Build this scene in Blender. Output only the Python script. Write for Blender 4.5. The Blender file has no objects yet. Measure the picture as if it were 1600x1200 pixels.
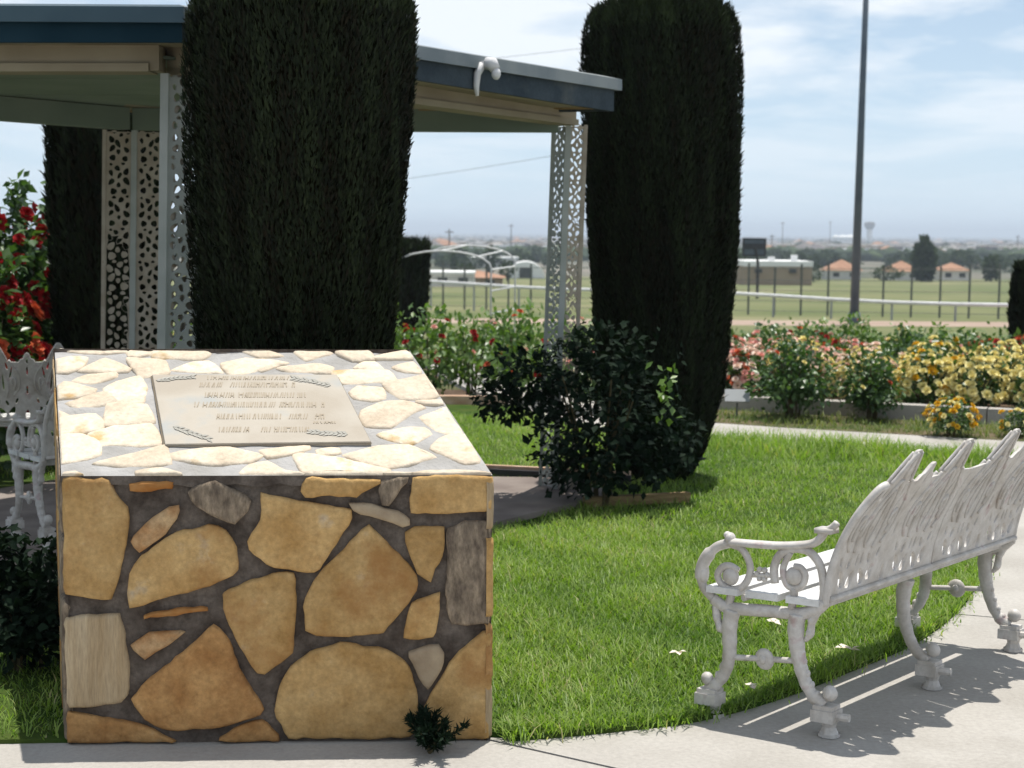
import bpy, bmesh, math, random
import numpy as np
from mathutils import Vector, Matrix, noise

random.seed(7)
rng = np.random.default_rng(7)
scn = bpy.context.scene
COL = scn.collection

# ------------------------------------------------------------------ camera
cam_d = bpy.data.cameras.new("camera")
cam = bpy.data.objects.new("camera", cam_d)
COL.objects.link(cam)
scn.camera = cam
cam_d.sensor_width = 36.0
cam_d.lens = 54.0
cam_d.clip_start = 0.05
cam_d.clip_end = 60000.0
_p, _r = math.radians(5.71), 0.007
_f = Vector((0, math.cos(_p), -math.sin(_p)))
_u0 = Vector((0, math.sin(_p), math.cos(_p)))
_x0 = Vector((1, 0, 0))
_x = _x0 * math.cos(_r) + _u0 * math.sin(_r)
_u = _u0 * math.cos(_r) - _x0 * math.sin(_r)
cam.matrix_world = Matrix(((_x.x, _u.x, -_f.x, 0), (_x.y, _u.y, -_f.y, 0), (_x.z, _u.z, -_f.z, 1.6), (0, 0, 0, 1)))
cam_d.dof.use_dof = True
cam_d.dof.focus_distance = 4.85
cam_d.dof.aperture_fstop = 5.6

# ------------------------------------------------------------------ light
SUN_DIR = Vector((0.085, 0.165, 0.87)).normalized()
SUN_EL = math.asin(SUN_DIR.z)
SUN_AZ = math.atan2(SUN_DIR.x, SUN_DIR.y)
sun_d = bpy.data.lights.new("sun", "SUN")
sun_d.energy = 5.0
sun_d.angle = math.radians(0.5)
sun_d.color = (1.0, 0.955, 0.88)
sun = bpy.data.objects.new("sun", sun_d)
COL.objects.link(sun)
sun.location = SUN_DIR * 50
sun.rotation_euler = (-SUN_DIR).to_track_quat("-Z", "Y").to_euler()

world = bpy.data.worlds.new("World")
scn.world = world
world.use_nodes = True
wn, wl = world.node_tree.nodes, world.node_tree.links
wn.clear()
w_out = wn.new("ShaderNodeOutputWorld")
w_sky = wn.new("ShaderNodeTexSky")
w_sky.sky_type = "NISHITA"
w_sky.sun_disc = False
w_sky.sun_elevation = SUN_EL
w_sky.sun_rotation = SUN_AZ
w_sky.altitude = 1100
w_sky.air_density = 1.0
w_sky.dust_density = 0.5
w_sky.ozone_density = 1.0
w_bg = wn.new("ShaderNodeBackground")
w_bg.inputs["Strength"].default_value = 0.085
wl.new(w_sky.outputs[0], w_bg.inputs["Color"])
w_cl = wn.new("ShaderNodeBackground")
w_cl.inputs["Color"].default_value = (0.90, 0.95, 1.0, 1)
w_cl.inputs["Strength"].default_value = 0.96
w_tc = wn.new("ShaderNodeTexCoord")
w_sep = wn.new("ShaderNodeSeparateXYZ")
wl.new(w_tc.outputs["Generated"], w_sep.inputs[0])
def wmath(op, a, b, clamp=False):
    n = wn.new("ShaderNodeMath"); n.operation = op; n.use_clamp = clamp
    for i, v in enumerate((a, b)):
        if isinstance(v, (int, float)): n.inputs[i].default_value = v
        else: wl.new(v, n.inputs[i])
    return n.outputs[0]
_zz = wmath("ADD", wmath("MAXIMUM", w_sep.outputs["Z"], 0.0), 0.13)
w_cmb = wn.new("ShaderNodeCombineXYZ")
wl.new(wmath("DIVIDE", w_sep.outputs["X"], _zz), w_cmb.inputs[0])
wl.new(wmath("DIVIDE", w_sep.outputs["Y"], _zz), w_cmb.inputs[1])
w_cmb.inputs[2].default_value = 4.4
w_no = wn.new("ShaderNodeTexNoise")
w_no.inputs["Scale"].default_value = 1.15
w_no.inputs["Detail"].default_value = 9.0
w_no.inputs["Roughness"].default_value = 0.56
w_no.inputs["Distortion"].default_value = 0.35
wl.new(w_cmb.outputs[0], w_no.inputs["Vector"])
w_rp = wn.new("ShaderNodeValToRGB")
w_rp.color_ramp.elements[0].position = 0.43
w_rp.color_ramp.elements[0].color = (0, 0, 0, 1)
w_rp.color_ramp.elements[1].position = 0.59
w_rp.color_ramp.elements[1].color = (1, 1, 1, 1)
wl.new(w_no.outputs["Fac"], w_rp.inputs[0])
_fade = wmath("MULTIPLY", w_sep.outputs["Z"], 9.0, True)
w_mix = wn.new("ShaderNodeMixShader")
_veil = wmath("ADD", wmath("MULTIPLY", wmath("POWER", 2.718, wmath("MULTIPLY", wmath("MAXIMUM", w_sep.outputs["Z"], 0.0), -4.5)), 0.62), 0.16)
w_vl = wn.new("ShaderNodeBackground")                                # milky veil of high haze
w_vl.inputs["Color"].default_value = (0.65, 0.82, 1.0, 1)
w_vl.inputs["Strength"].default_value = 0.98
w_mv = wn.new("ShaderNodeMixShader")
wl.new(_veil, w_mv.inputs[0]); wl.new(w_bg.outputs[0], w_mv.inputs[1]); wl.new(w_vl.outputs[0], w_mv.inputs[2])
wl.new(wmath("MULTIPLY", wmath("MULTIPLY", w_rp.outputs[0], _fade), 0.9), w_mix.inputs[0])
wl.new(w_mv.outputs[0], w_mix.inputs[1])
wl.new(w_cl.outputs[0], w_mix.inputs[2])
wl.new(w_mix.outputs[0], w_out.inputs["Surface"])

scn.view_settings.view_transform = "Standard"
scn.view_settings.look = "None"
scn.view_settings.gamma = 1.0
scn.view_settings.exposure = 0.18
scn.view_settings.use_curve_mapping = False
scn.cycles.use_denoising = True
scn.cycles.max_bounces = 8
scn.cycles.volume_bounces = 0

# ------------------------------------------------------------------ materials
def mat(name, c1, c2=None, scale=8.0, rough=0.8, spec=0.3, bump=0.0, bscale=40.0, c3=None, metal=0.0,
        rand=0.0, ramp=(0.35, 0.65), stretch=(1, 1, 1), detail=6.0, bdist=0.01, speck=0.0, stain=None, stainp=(3.2, 0.54, 0.68, 0.75)):
    m = bpy.data.materials.new(name)
    m.use_nodes = True
    nt = m.node_tree; N, L = nt.nodes, nt.links
    b = N["Principled BSDF"]
    b.inputs["Roughness"].default_value = rough
    b.inputs["Specular IOR Level"].default_value = spec
    b.inputs["Metallic"].default_value = metal
    c1 = (*c1, 1); c2 = (*c2, 1) if c2 else c1
    tc = N.new("ShaderNodeTexCoord")
    mp = N.new("ShaderNodeMapping")
    mp.inputs["Scale"].default_value = stretch
    L.new(tc.outputs["Object"], mp.inputs["Vector"])
    no = N.new("ShaderNodeTexNoise")
    no.inputs["Scale"].default_value = scale
    no.inputs["Detail"].default_value = detail
    L.new(mp.outputs[0], no.inputs["Vector"])
    rp = N.new("ShaderNodeValToRGB")
    rp.color_ramp.elements[0].position = ramp[0]; rp.color_ramp.elements[0].color = c1
    rp.color_ramp.elements[1].position = ramp[1]; rp.color_ramp.elements[1].color = c2
    if c3:
        e = rp.color_ramp.elements.new(min(0.98, ramp[1] + 0.1)); e.color = (*c3, 1)
    L.new(no.outputs["Fac"], rp.inputs[0])
    col = rp.outputs[0]
    if rand:
        oi = N.new("ShaderNodeObjectInfo")
        hs = N.new("ShaderNodeHueSaturation")
        mr = N.new("ShaderNodeMapRange")
        mr.inputs["To Min"].default_value = 1 - rand; mr.inputs["To Max"].default_value = 1 + rand
        L.new(oi.outputs["Random"], mr.inputs["Value"])
        L.new(mr.outputs[0], hs.inputs["Value"])
        L.new(col, hs.inputs["Color"])
        col = hs.outputs[0]
        ad = N.new("ShaderNodeVectorMath"); ad.operation = "ADD"
        sc = N.new("ShaderNodeVectorMath"); sc.operation = "SCALE"
        sc.inputs[0].default_value = (13, 7, 29)
        L.new(oi.outputs["Random"], sc.inputs["Scale"])
        L.new(mp.outputs[0], ad.inputs[0]); L.new(sc.outputs[0], ad.inputs[1])
        L.new(ad.outputs[0], no.inputs["Vector"])
    if speck:
        n3 = N.new("ShaderNodeTexNoise"); n3.inputs["Scale"].default_value = 55.0; n3.inputs["Detail"].default_value = 10.0; n3.inputs["Roughness"].default_value = 0.7
        L.new(mp.outputs[0], n3.inputs["Vector"])
        m3 = N.new("ShaderNodeMapRange"); m3.inputs["From Min"].default_value = 0.3; m3.inputs["From Max"].default_value = 0.7
        m3.inputs["To Min"].default_value = 1 - speck; m3.inputs["To Max"].default_value = 1 + speck * 0.6
        L.new(n3.outputs["Fac"], m3.inputs["Value"])
        x3 = N.new("ShaderNodeVectorMath"); x3.operation = "SCALE"
        L.new(col, x3.inputs[0]); L.new(m3.outputs[0], x3.inputs["Scale"])
        col = x3.outputs[0]
    if stain:
        n4 = N.new("ShaderNodeTexNoise"); n4.inputs["Scale"].default_value = stainp[0]; n4.inputs["Detail"].default_value = 7.0; n4.inputs["Roughness"].default_value = 0.65
        L.new(no.inputs["Vector"].links[0].from_socket, n4.inputs["Vector"])
        m4 = N.new("ShaderNodeMapRange"); m4.inputs["From Min"].default_value = stainp[1]; m4.inputs["From Max"].default_value = stainp[2]; m4.inputs["To Max"].default_value = stainp[3]
        L.new(n4.outputs["Fac"], m4.inputs["Value"])
        x4 = N.new("ShaderNodeMixRGB"); x4.inputs[2].default_value = (*stain, 1)
        L.new(m4.outputs[0], x4.inputs[0]); L.new(col, x4.inputs[1])
        col = x4.outputs[0]
    L.new(col, b.inputs["Base Color"])
    if bump:
        n2 = N.new("ShaderNodeTexNoise")
        n2.inputs["Scale"].default_value = bscale
        n2.inputs["Detail"].default_value = 8.0
        L.new(mp.outputs[0], n2.inputs["Vector"])
        bp = N.new("ShaderNodeBump")
        bp.inputs["Strength"].default_value = bump
        bp.inputs["Distance"].default_value = bdist
        L.new(n2.outputs["Fac"], bp.inputs["Height"])
        L.new(bp.outputs[0], b.inputs["Normal"])
    return m

def leafmat(name, dark, light, trans=0.25, rough=0.55, spec=0.35, tcol=None):
    m = bpy.data.materials.new(name)
    m.use_nodes = True
    nt = m.node_tree; N, L = nt.nodes, nt.links
    b = N["Principled BSDF"]
    b.inputs["Roughness"].default_value = rough
    b.inputs["Specular IOR Level"].default_value = spec
    at = N.new("ShaderNodeAttribute"); at.attribute_name = "tone"
    rp = N.new("ShaderNodeValToRGB")
    rp.color_ramp.elements[0].color = (*dark, 1)
    rp.color_ramp.elements[1].color = (*light, 1)
    L.new(at.outputs["Fac"], rp.inputs[0])
    L.new(rp.outputs[0], b.inputs["Base Color"])
    if trans:
        t = N.new("ShaderNodeBsdfTranslucent")
        g = N.new("ShaderNodeMixRGB"); g.blend_type = "MULTIPLY"; g.inputs[0].default_value = 1
        g.inputs[2].default_value = (*(tcol or (1.3, 1.5, 0.5)), 1)
        L.new(rp.outputs[0], g.inputs[1]); L.new(g.outputs[0], t.inputs["Color"])
        mx = N.new("ShaderNodeMixShader"); mx.inputs[0].default_value = trans
        L.new(b.outputs[0], mx.inputs[1]); L.new(t.outputs[0], mx.inputs[2])
        L.new(mx.outputs[0], N["Material Output"].inputs["Surface"])
    return m

MT = {}
MT["mortar"] = mat("mortar", (0.07, 0.055, 0.045), (0.15, 0.125, 0.105), 11, 0.95, 0.1, 0.9, 70, speck=.4, bdist=0.006)  # darker copy of the grey mortar, shade of the upright faces in its colour
MT["mortar_sunlit"] = mat("mortar_sunlit", (0.31, 0.298, 0.28), (0.41, 0.40, 0.39), 7, 0.95, 0.1, 0.9, 60, bdist=0.006)  # same mortar on the sloping top, lighter with sunlight put into its colour
MT["stone_t"] = mat("honey_stone", (0.40, 0.235, 0.085), (0.54, 0.355, 0.155), 9, 0.9, 0.15, 0.9, 45, c3=(0.48, 0.375, 0.25), rand=0.10, speck=.28, stain=(0.30, 0.14, 0.045), bdist=0.006)
MT["stone_o"] = mat("ochre_stone", (0.29, 0.14, 0.048), (0.45, 0.26, 0.105), 8, 0.9, 0.15, 0.9, 45, c3=(0.46, 0.33, 0.19), rand=0.10, speck=.3, stain=(0.20, 0.085, 0.03), bdist=0.006)
MT["stone_b"] = mat("banded_stone", (0.36, 0.26, 0.15), (0.48, 0.38, 0.25), 5, 0.9, 0.15, 0.7, 40, c3=(0.32, 0.15, 0.045), speck=.3, rand=0.05, stretch=(3.5, 1, 0.35), bdist=0.006)
MT["stone_r"] = mat("rust_stone", (0.30, 0.12, 0.03), (0.42, 0.22, 0.08), 14, 0.9, 0.15, 0.7, 45, rand=0.1, bdist=0.006)
MT["stone_r2"] = mat("rust_edged_stone", (0.33, 0.15, 0.05), (0.48, 0.33, 0.18), 12, 0.9, 0.15, 0.7, 45, rand=0.1, speck=.35, bdist=0.006)
MT["stone_g"] = mat("grey_brown_stone", (0.13, 0.10, 0.075), (0.33, 0.26, 0.185), 18, 0.92, 0.15, 1.0, 50, rand=0.08, speck=.5, stretch=(1.6, 1, 0.6), bdist=0.01)
MT["stone_g2"] = mat("pale_brown_stone", (0.28, 0.21, 0.14), (0.42, 0.33, 0.22), 12, 0.92, 0.15, 0.8, 50, rand=0.08, bdist=0.008)
MT["stone_top"] = mat("sunlit_stone", (0.56, 0.46, 0.345), (0.69, 0.60, 0.475), 7, 0.9, 0.1, 0.8, 45, c3=(0.52, 0.36, 0.18), rand=0.10, speck=.22, ramp=(0.3, 0.62), bdist=0.006)  # top flags: sunlight on the same stone is put into a paler colour
MT["bronze"] = mat("weathered_bronze", (0.385, 0.34, 0.28), (0.435, 0.395, 0.335), 4.5, 0.8, 0.12, 0.2, 90, c3=(0.375, 0.375, 0.355), metal=0.0, ramp=(0.36, 0.54), bdist=0.003)
MT["bronze_letter"] = mat("raised_lettering", (0.31, 0.255, 0.185), (0.36, 0.31, 0.24), 60, 0.6, 0.3)
MT["bronze_leaf"] = mat("green_patina", (0.36, 0.345, 0.30), (0.40, 0.38, 0.335), 40, 0.6, 0.3)
MT["concrete"] = mat("pale_concrete", (0.345, 0.325, 0.295), (0.41, 0.39, 0.36), 2.2, 0.92, 0.15, 0.5, 120, bdist=0.003, c3=(0.36, 0.345, 0.32), speck=.16, stain=(0.22, 0.205, 0.18), stainp=(0.9, 0.52, 0.75, 0.55))
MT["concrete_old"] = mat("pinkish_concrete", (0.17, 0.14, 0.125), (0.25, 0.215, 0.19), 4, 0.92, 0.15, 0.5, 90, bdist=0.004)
MT["soil"] = mat("soil", (0.05, 0.032, 0.02), (0.11, 0.075, 0.05), 6, 0.95, 0.1, 0.8, 30)
MT["lawn"] = mat("lawn_soil", (0.03, 0.065, 0.012), (0.06, 0.085, 0.02), 5, 0.95, 0.05, 0.6, 60)
MT["verge"] = mat("dry_verge", (0.06, 0.085, 0.03), (0.15, 0.115, 0.075), 3, 0.95, 0.05, 0.6, 30)
MT["dirt"] = mat("pink_dirt", (0.30, 0.225, 0.18), (0.37, 0.29, 0.235), 0.35, 0.95, 0.05)
MT["field"] = mat("field_grass", (0.10, 0.125, 0.052), (0.165, 0.17, 0.085), 0.09, 0.95, 0.05, c3=(0.24, 0.22, 0.13), ramp=(0.3, 0.6))
MT["suburb"] = mat("suburb_ground", (0.06, 0.075, 0.05), (0.20, 0.18, 0.15), 0.02, 0.95, 0.05)
MT["white_paint"] = mat("weathered_white_paint", (0.42, 0.385, 0.345), (0.57, 0.545, 0.515), 14, 0.5, 0.35, 0.3, 90, c3=(0.46, 0.37, 0.36), ramp=(0.30, 0.62), speck=.15, stain=(0.20, 0.125, 0.07), stainp=(9.0, 0.62, 0.75, 0.45), bdist=0.002)
MT["slat_paint"] = mat("white_slat_paint", (0.58, 0.58, 0.57), (0.68, 0.68, 0.67), 10, 0.45, 0.35, speck=.12, stain=(0.34, 0.31, 0.27), stainp=(7.0, 0.56, 0.72, 0.6))
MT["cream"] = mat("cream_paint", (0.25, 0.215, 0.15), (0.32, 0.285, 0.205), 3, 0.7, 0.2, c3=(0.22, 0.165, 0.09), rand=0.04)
MT["brown_wood"] = mat("bare_wood", (0.22, 0.15, 0.07), (0.34, 0.25, 0.13), 9, 0.85, 0.15, 0.4, 40, stretch=(1, 1, 6))
MT["green_paint"] = mat("sage_paint", (0.15, 0.195, 0.155), (0.19, 0.235, 0.19), 2, 0.75, 0.2, rand=0.03)
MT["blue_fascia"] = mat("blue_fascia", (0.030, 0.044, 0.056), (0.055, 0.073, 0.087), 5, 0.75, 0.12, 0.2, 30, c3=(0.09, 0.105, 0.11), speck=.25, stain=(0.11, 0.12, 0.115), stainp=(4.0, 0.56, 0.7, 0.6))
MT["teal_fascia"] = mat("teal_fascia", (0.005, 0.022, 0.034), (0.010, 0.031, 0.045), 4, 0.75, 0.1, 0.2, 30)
MT["teal_flashing"] = mat("teal_flashing", (0.026, 0.060, 0.082), (0.042, 0.082, 0.105), 4, 0.5, 0.4)
MT["flashing"] = mat("roof_flashing", (0.15, 0.18, 0.195), (0.24, 0.265, 0.265), 4, 0.5, 0.4)
MT["roofing"] = mat("grey_roofing", (0.20, 0.20, 0.20), (0.30, 0.30, 0.29), 6, 0.9, 0.1, 0.5, 80)
MT["iron_grey"] = mat("grey_green_iron", (0.32, 0.35, 0.325), (0.40, 0.425, 0.40), 6, 0.6, 0.3)
MT["iron_tan"] = mat("tan_iron", (0.33, 0.285, 0.22), (0.43, 0.385, 0.315), 12, 0.7, 0.25, c3=(0.28, 0.205, 0.14))
MT["black_plastic"] = mat("black_edging", (0.015, 0.015, 0.018), (0.03, 0.03, 0.035), 5, 0.5, 0.4)
MT["terracotta_strip"] = mat("terracotta_strip", (0.42, 0.26, 0.17), (0.55, 0.40, 0.30), 9, 0.85, 0.1)
MT["steel"] = mat("galvanised_steel", (0.24, 0.255, 0.265), (0.32, 0.335, 0.34), 3, 0.5, 0.4)
MT["pole_grey"] = mat("grey_pole_paint", (0.06, 0.082, 0.11), (0.09, 0.115, 0.145), 1.5, 0.5, 0.4)
MT["dark_post"] = mat("dark_post", (0.08, 0.09, 0.085), (0.13, 0.14, 0.13), 5, 0.7, 0.2)
MT["white_pipe"] = mat("white_pipe", (0.55, 0.55, 0.55), (0.64, 0.64, 0.64), 3, 0.5, 0.3)
MT["tan_wall"] = mat("tan_stucco", (0.26, 0.20, 0.14), (0.31, 0.245, 0.17), 0.5, 0.9, 0.1)
MT["pale_wall"] = mat("pale_stucco", (0.50, 0.48, 0.45), (0.66, 0.64, 0.61), 0.2, 0.9, 0.1, rand=0.25)
MT["white_roof"] = mat("white_roof", (0.68, 0.68, 0.67), (0.78, 0.78, 0.77), 0.3, 0.8, 0.1)
MT["clay_roof"] = mat("clay_tile_roof", (0.30, 0.165, 0.105), (0.38, 0.225, 0.15), 0.8, 0.85, 0.1)
MT["grey_roof"] = mat("grey_shingle_roof", (0.12, 0.11, 0.11), (0.28, 0.26, 0.24), 0.3, 0.9, 0.1, rand=0.3)
MT["window_dark"] = mat("dark_glass", (0.03, 0.035, 0.04), (0.05, 0.055, 0.06), 1, 0.1, 0.5)
MT["wood_pole"] = mat("wood_pole", (0.09, 0.07, 0.05), (0.14, 0.11, 0.08), 3, 0.9, 0.1)
MT["bark"] = mat("bark", (0.05, 0.035, 0.022), (0.11, 0.08, 0.055), 12, 0.95, 0.1, 0.7, 40, stretch=(1, 1, 0.3))
MT["rose_stem"] = mat("rose_stem", (0.07, 0.06, 0.03), (0.13, 0.10, 0.055), 15, 0.85, 0.1)
MT["cypress_core"] = mat("cypress_core", (0.005, 0.006, 0.003), (0.012, 0.010, 0.005), 9, 1.0, 0.0)
MT["cypress"] = leafmat("cypress_spray", (0.006, 0.009, 0.005), (0.024, 0.034, 0.014), 0.06, 0.7, 0.12)
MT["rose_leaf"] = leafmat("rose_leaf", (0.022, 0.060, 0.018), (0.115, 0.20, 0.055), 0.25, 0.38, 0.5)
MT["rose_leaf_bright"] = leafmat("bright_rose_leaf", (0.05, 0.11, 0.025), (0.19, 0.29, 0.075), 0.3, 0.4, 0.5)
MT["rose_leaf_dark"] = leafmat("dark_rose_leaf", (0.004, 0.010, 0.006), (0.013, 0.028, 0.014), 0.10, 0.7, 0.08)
MT["grass"] = leafmat("grass_blade", (0.072, 0.15, 0.018), (0.31, 0.41, 0.090), 0.38, 0.5, 0.35, (1.2, 1.5, 0.4))
_c = MT["cypress"].node_tree.nodes["Color Ramp"].color_ramp
_e = _c.elements.new(0.12); _e.color = (0.016, 0.013, 0.007, 1)
_e = _c.elements.new(0.30); _e.color = (0.008, 0.012, 0.006, 1)
_c.elements[-1].color = (0.030, 0.044, 0.018, 1)
_g = MT["grass"].node_tree.nodes["Color Ramp"].color_ramp
_g.elements[1].position = 0.90
_e = _g.elements.new(0.97); _e.color = (0.42, 0.38, 0.20, 1)
MT["dry_grass"] = leafmat("dry_grass_blade", (0.06, 0.12, 0.025), (0.24, 0.25, 0.10), 0.3, 0.6, 0.2)
MT["tree_leaf"] = leafmat("distant_tree_leaf", (0.016, 0.030, 0.012), (0.065, 0.095, 0.035), 0.1, 0.8, 0.1)
def petal(name, a, b): return leafmat(name, a, b, 0.2, 0.6, 0.15, (1.1, 1.0, 0.9))
MT["petal_red"] = petal("red_petal", (0.20, 0.006, 0.010), (0.46, 0.022, 0.026))
MT["petal_orange"] = petal("coral_petal", (0.48, 0.075, 0.03), (0.72, 0.20, 0.09))
MT["petal_pink"] = petal("pink_petal", (0.72, 0.30, 0.26), (0.90, 0.62, 0.54))
MT["petal_blush"] = petal("blush_petal", (0.74, 0.52, 0.42), (0.88, 0.78, 0.68))
MT["petal_yellow"] = petal("pale_yellow_petal", (0.74, 0.64, 0.22), (0.88, 0.83, 0.46))
MT["petal_gold"] = petal("gold_petal", (0.62, 0.34, 0.015), (0.80, 0.56, 0.04))

# ------------------------------------------------------------------ helpers
def tag(o, label=None, cat=None, group=None, kind=None):
    if label: o["label"] = label
    if cat: o["category"] = cat
    if group: o["group"] = group
    if kind: o["kind"] = kind
    return o

def empty(name, loc=(0, 0, 0), rz=0.0, label=None, cat=None, group=None):
    o = bpy.data.objects.new(name, None)
    o.empty_display_size = 0.1
    o.location = loc; o.rotation_euler = (0, 0, rz)
    COL.objects.link(o)
    return tag(o, label, cat, group)

def link(name, me, parent=None, loc=None, rot=None, scale=None):
    o = bpy.data.objects.new(name, me)
    COL.objects.link(o)
    if parent: o.parent = parent
    if loc is not None: o.location = loc
    if rot is not None: o.rotation_euler = rot
    if scale is not None: o.scale = scale if hasattr(scale, "__len__") else (scale,) * 3
    return o

def copy_tree(o, parent=None):
    c = o.copy(); COL.objects.link(c)
    if parent: c.parent = parent
    for ch in list(o.children): copy_tree(ch, c)
    return c

class MB:
    """collects shapes and links them as one mesh"""
    def __init__(self): self.v = []; self.f = []; self.mi = []; self.cur = 0
    def add(self, v, f):
        n = len(self.v)
        self.v += [tuple(p) for p in v]
        self.f += [tuple(i + n for i in q) for q in f]
        self.mi += [self.cur] * len(f)
        return self
    def box(self, a, b, M=None):
        (x0, y0, z0), (x1, y1, z1) = a, b
        v = [(x0, y0, z0), (x1, y0, z0), (x1, y1, z0), (x0, y1, z0), (x0, y0, z1), (x1, y0, z1), (x1, y1, z1), (x0, y1, z1)]
        if M: v = [M(p) if callable(M) else tuple(M @ Vector(p)) for p in v]
        return self.add(v, [(0, 3, 2, 1), (4, 5, 6, 7), (0, 1, 5, 4), (1, 2, 6, 5), (2, 3, 7, 6), (3, 0, 4, 7)])
    def prism(self, poly, z0, z1):
        """vertical prism over a counter-clockwise polygon; z may be numbers or per-vertex lists"""
        n = len(poly)
        za = z0 if hasattr(z0, "__len__") else [z0] * n
        zb = z1 if hasattr(z1, "__len__") else [z1] * n
        v = [(p[0], p[1], za[i]) for i, p in enumerate(poly)] + [(p[0], p[1], zb[i]) for i, p in enumerate(poly)]
        f = [tuple(range(n - 1, -1, -1)), tuple(range(n, 2 * n))]
        f += [(i, (i + 1) % n, n + (i + 1) % n, n + i) for i in range(n)]
        return self.add(v, f)
    def beam(self, a, b, w, h, up=Vector((0, 0, 1))):
        """box from a to b, w wide sideways and h tall, hanging up from the line ab"""
        a, b = Vector(a), Vector(b)
        d = (b - a).normalized(); s = d.cross(up).normalized() * (w / 2); t = up * h
        v = [a - s, a + s, b + s, b - s, a - s + t, a + s + t, b + s + t, b - s + t]
        return self.add(v, [(0, 3, 2, 1), (4, 5, 6, 7), (0, 1, 5, 4), (1, 2, 6, 5), (2, 3, 7, 6), (3, 0, 4, 7)])
    def tube(self, pts, rad, sides=8, cap=True, flat=None):
        """swept tube; rad number or list; flat=(axis, factor) scales the section along an axis"""
        pts = [Vector(p) for p in pts]; n = len(pts)
        rs = rad if hasattr(rad, "__len__") else [rad] * n
        v = []; ref = None
        for i, p in enumerate(pts):
            d = (pts[min(i + 1, n - 1)] - pts[max(i - 1, 0)]).normalized()
            if ref is None:
                ref = Vector((0, 0, 1)) if abs(d.z) < 0.9 else Vector((1, 0, 0))
            a = (ref - d * ref.dot(d)).normalized(); ref = a
            b = d.cross(a)
            for k in range(sides):
                t = 2 * math.pi * k / sides
                o = (a * math.cos(t) + b * math.sin(t)) * rs[i]
                if flat: o += flat[0] * (o.dot(flat[0]) * (flat[1] - 1))
                v.append(p + o)
        f = [(i * sides + k, i * sides + (k + 1) % sides, (i + 1) * sides + (k + 1) % sides, (i + 1) * sides + k)
             for i in range(n - 1) for k in range(sides)]
        if cap:
            f.append(tuple(range(sides - 1, -1, -1)))
            f.append(tuple((n - 1) * sides + k for k in range(sides)))
        return self.add(v, f)
    def blob(self, c, r, seg=10, rings=7):
        c = Vector(c); r = r if hasattr(r, "__len__") else (r, r, r)
        v = []
        for i in range(rings + 1):
            t = math.pi * i / rings
            for k in range(seg):
                a = 2 * math.pi * k / seg
                v.append((c.x + r[0] * math.sin(t) * math.cos(a), c.y + r[1] * math.sin(t) * math.sin(a), c.z - r[2] * math.cos(t)))
        f = [(i * seg + k, i * seg + (k + 1) % seg, (i + 1) * seg + (k + 1) % seg, (i + 1) * seg + k) for i in range(rings) for k in range(seg)]
        return self.add(v, f)
    def lathe(self, prof, c=(0, 0, 0), seg=12):
        v = []
        for r, z in prof:
            for k in range(seg):
                a = 2 * math.pi * k / seg
                v.append((c[0] + r * math.cos(a), c[1] + r * math.sin(a), c[2] + z))
        n = len(prof)
        f = [(i * seg + k, i * seg + (k + 1) % seg, (i + 1) * seg + (k + 1) % seg, (i + 1) * seg + k) for i in range(n - 1) for k in range(seg)]
        f.append(tuple(range(seg - 1, -1, -1))); f.append(tuple((n - 1) * seg + k for k in range(seg)))
        return self.add(v, f)
    def mesh(self, name, mats, smooth=False):
        me = bpy.data.meshes.new(name)
        me.from_pydata(self.v, [], self.f)
        for m in (mats if isinstance(mats, (list, tuple)) else [mats]): me.materials.append(m)
        me.polygons.foreach_set("material_index", self.mi)
        if smooth: me.polygons.foreach_set("use_smooth", [True] * len(self.f))
        me.update()
        return me
    def build(self, name, mats, parent=None, smooth=False, loc=None):
        return link(name, self.mesh(name, mats, smooth), parent, loc)

def curve_pts(pts, n=6, closed=False):
    """Catmull-Rom through points of any dimension"""
    P = [np.array(p, float) for p in pts]; out = []
    m = len(P)
    for i in range(m if closed else m - 1):
        if closed: a, b, c, d = P[(i - 1) % m], P[i], P[(i + 1) % m], P[(i + 2) % m]
        else: a, b, c, d = P[max(i - 1, 0)], P[i], P[i + 1], P[min(i + 2, m - 1)]
        for k in range(n):
            t = k / n
            out.append(0.5 * (2 * b + (c - a) * t + (2 * a - 5 * b + 4 * c - d) * t * t + (3 * b - a - 3 * c + d) * t ** 3))
    if not closed: out.append(P[-1])
    return out

def fast_mesh(name, V, F, m, tone=None):
    """V (n,3), F (k,3) triangles"""
    me = bpy.data.meshes.new(name)
    V = np.asarray(V, np.float32); F = np.asarray(F, np.int32)
    me.vertices.add(len(V)); me.vertices.foreach_set("co", V.ravel())
    me.loops.add(F.size); me.loops.foreach_set("vertex_index", F.ravel())
    me.polygons.add(len(F))
    me.polygons.foreach_set("loop_start", np.arange(0, F.size, 3, dtype=np.int32))
    if tone is not None:
        at = me.attributes.new("tone", "FLOAT", "POINT")
        at.data.foreach_set("value", np.asarray(tone, np.float32))
    me.materials.append(m)
    me.update(calc_edges=True)
    return me

def unit(a): return a / np.maximum(np.linalg.norm(a, axis=1, keepdims=True), 1e-9)

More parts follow.
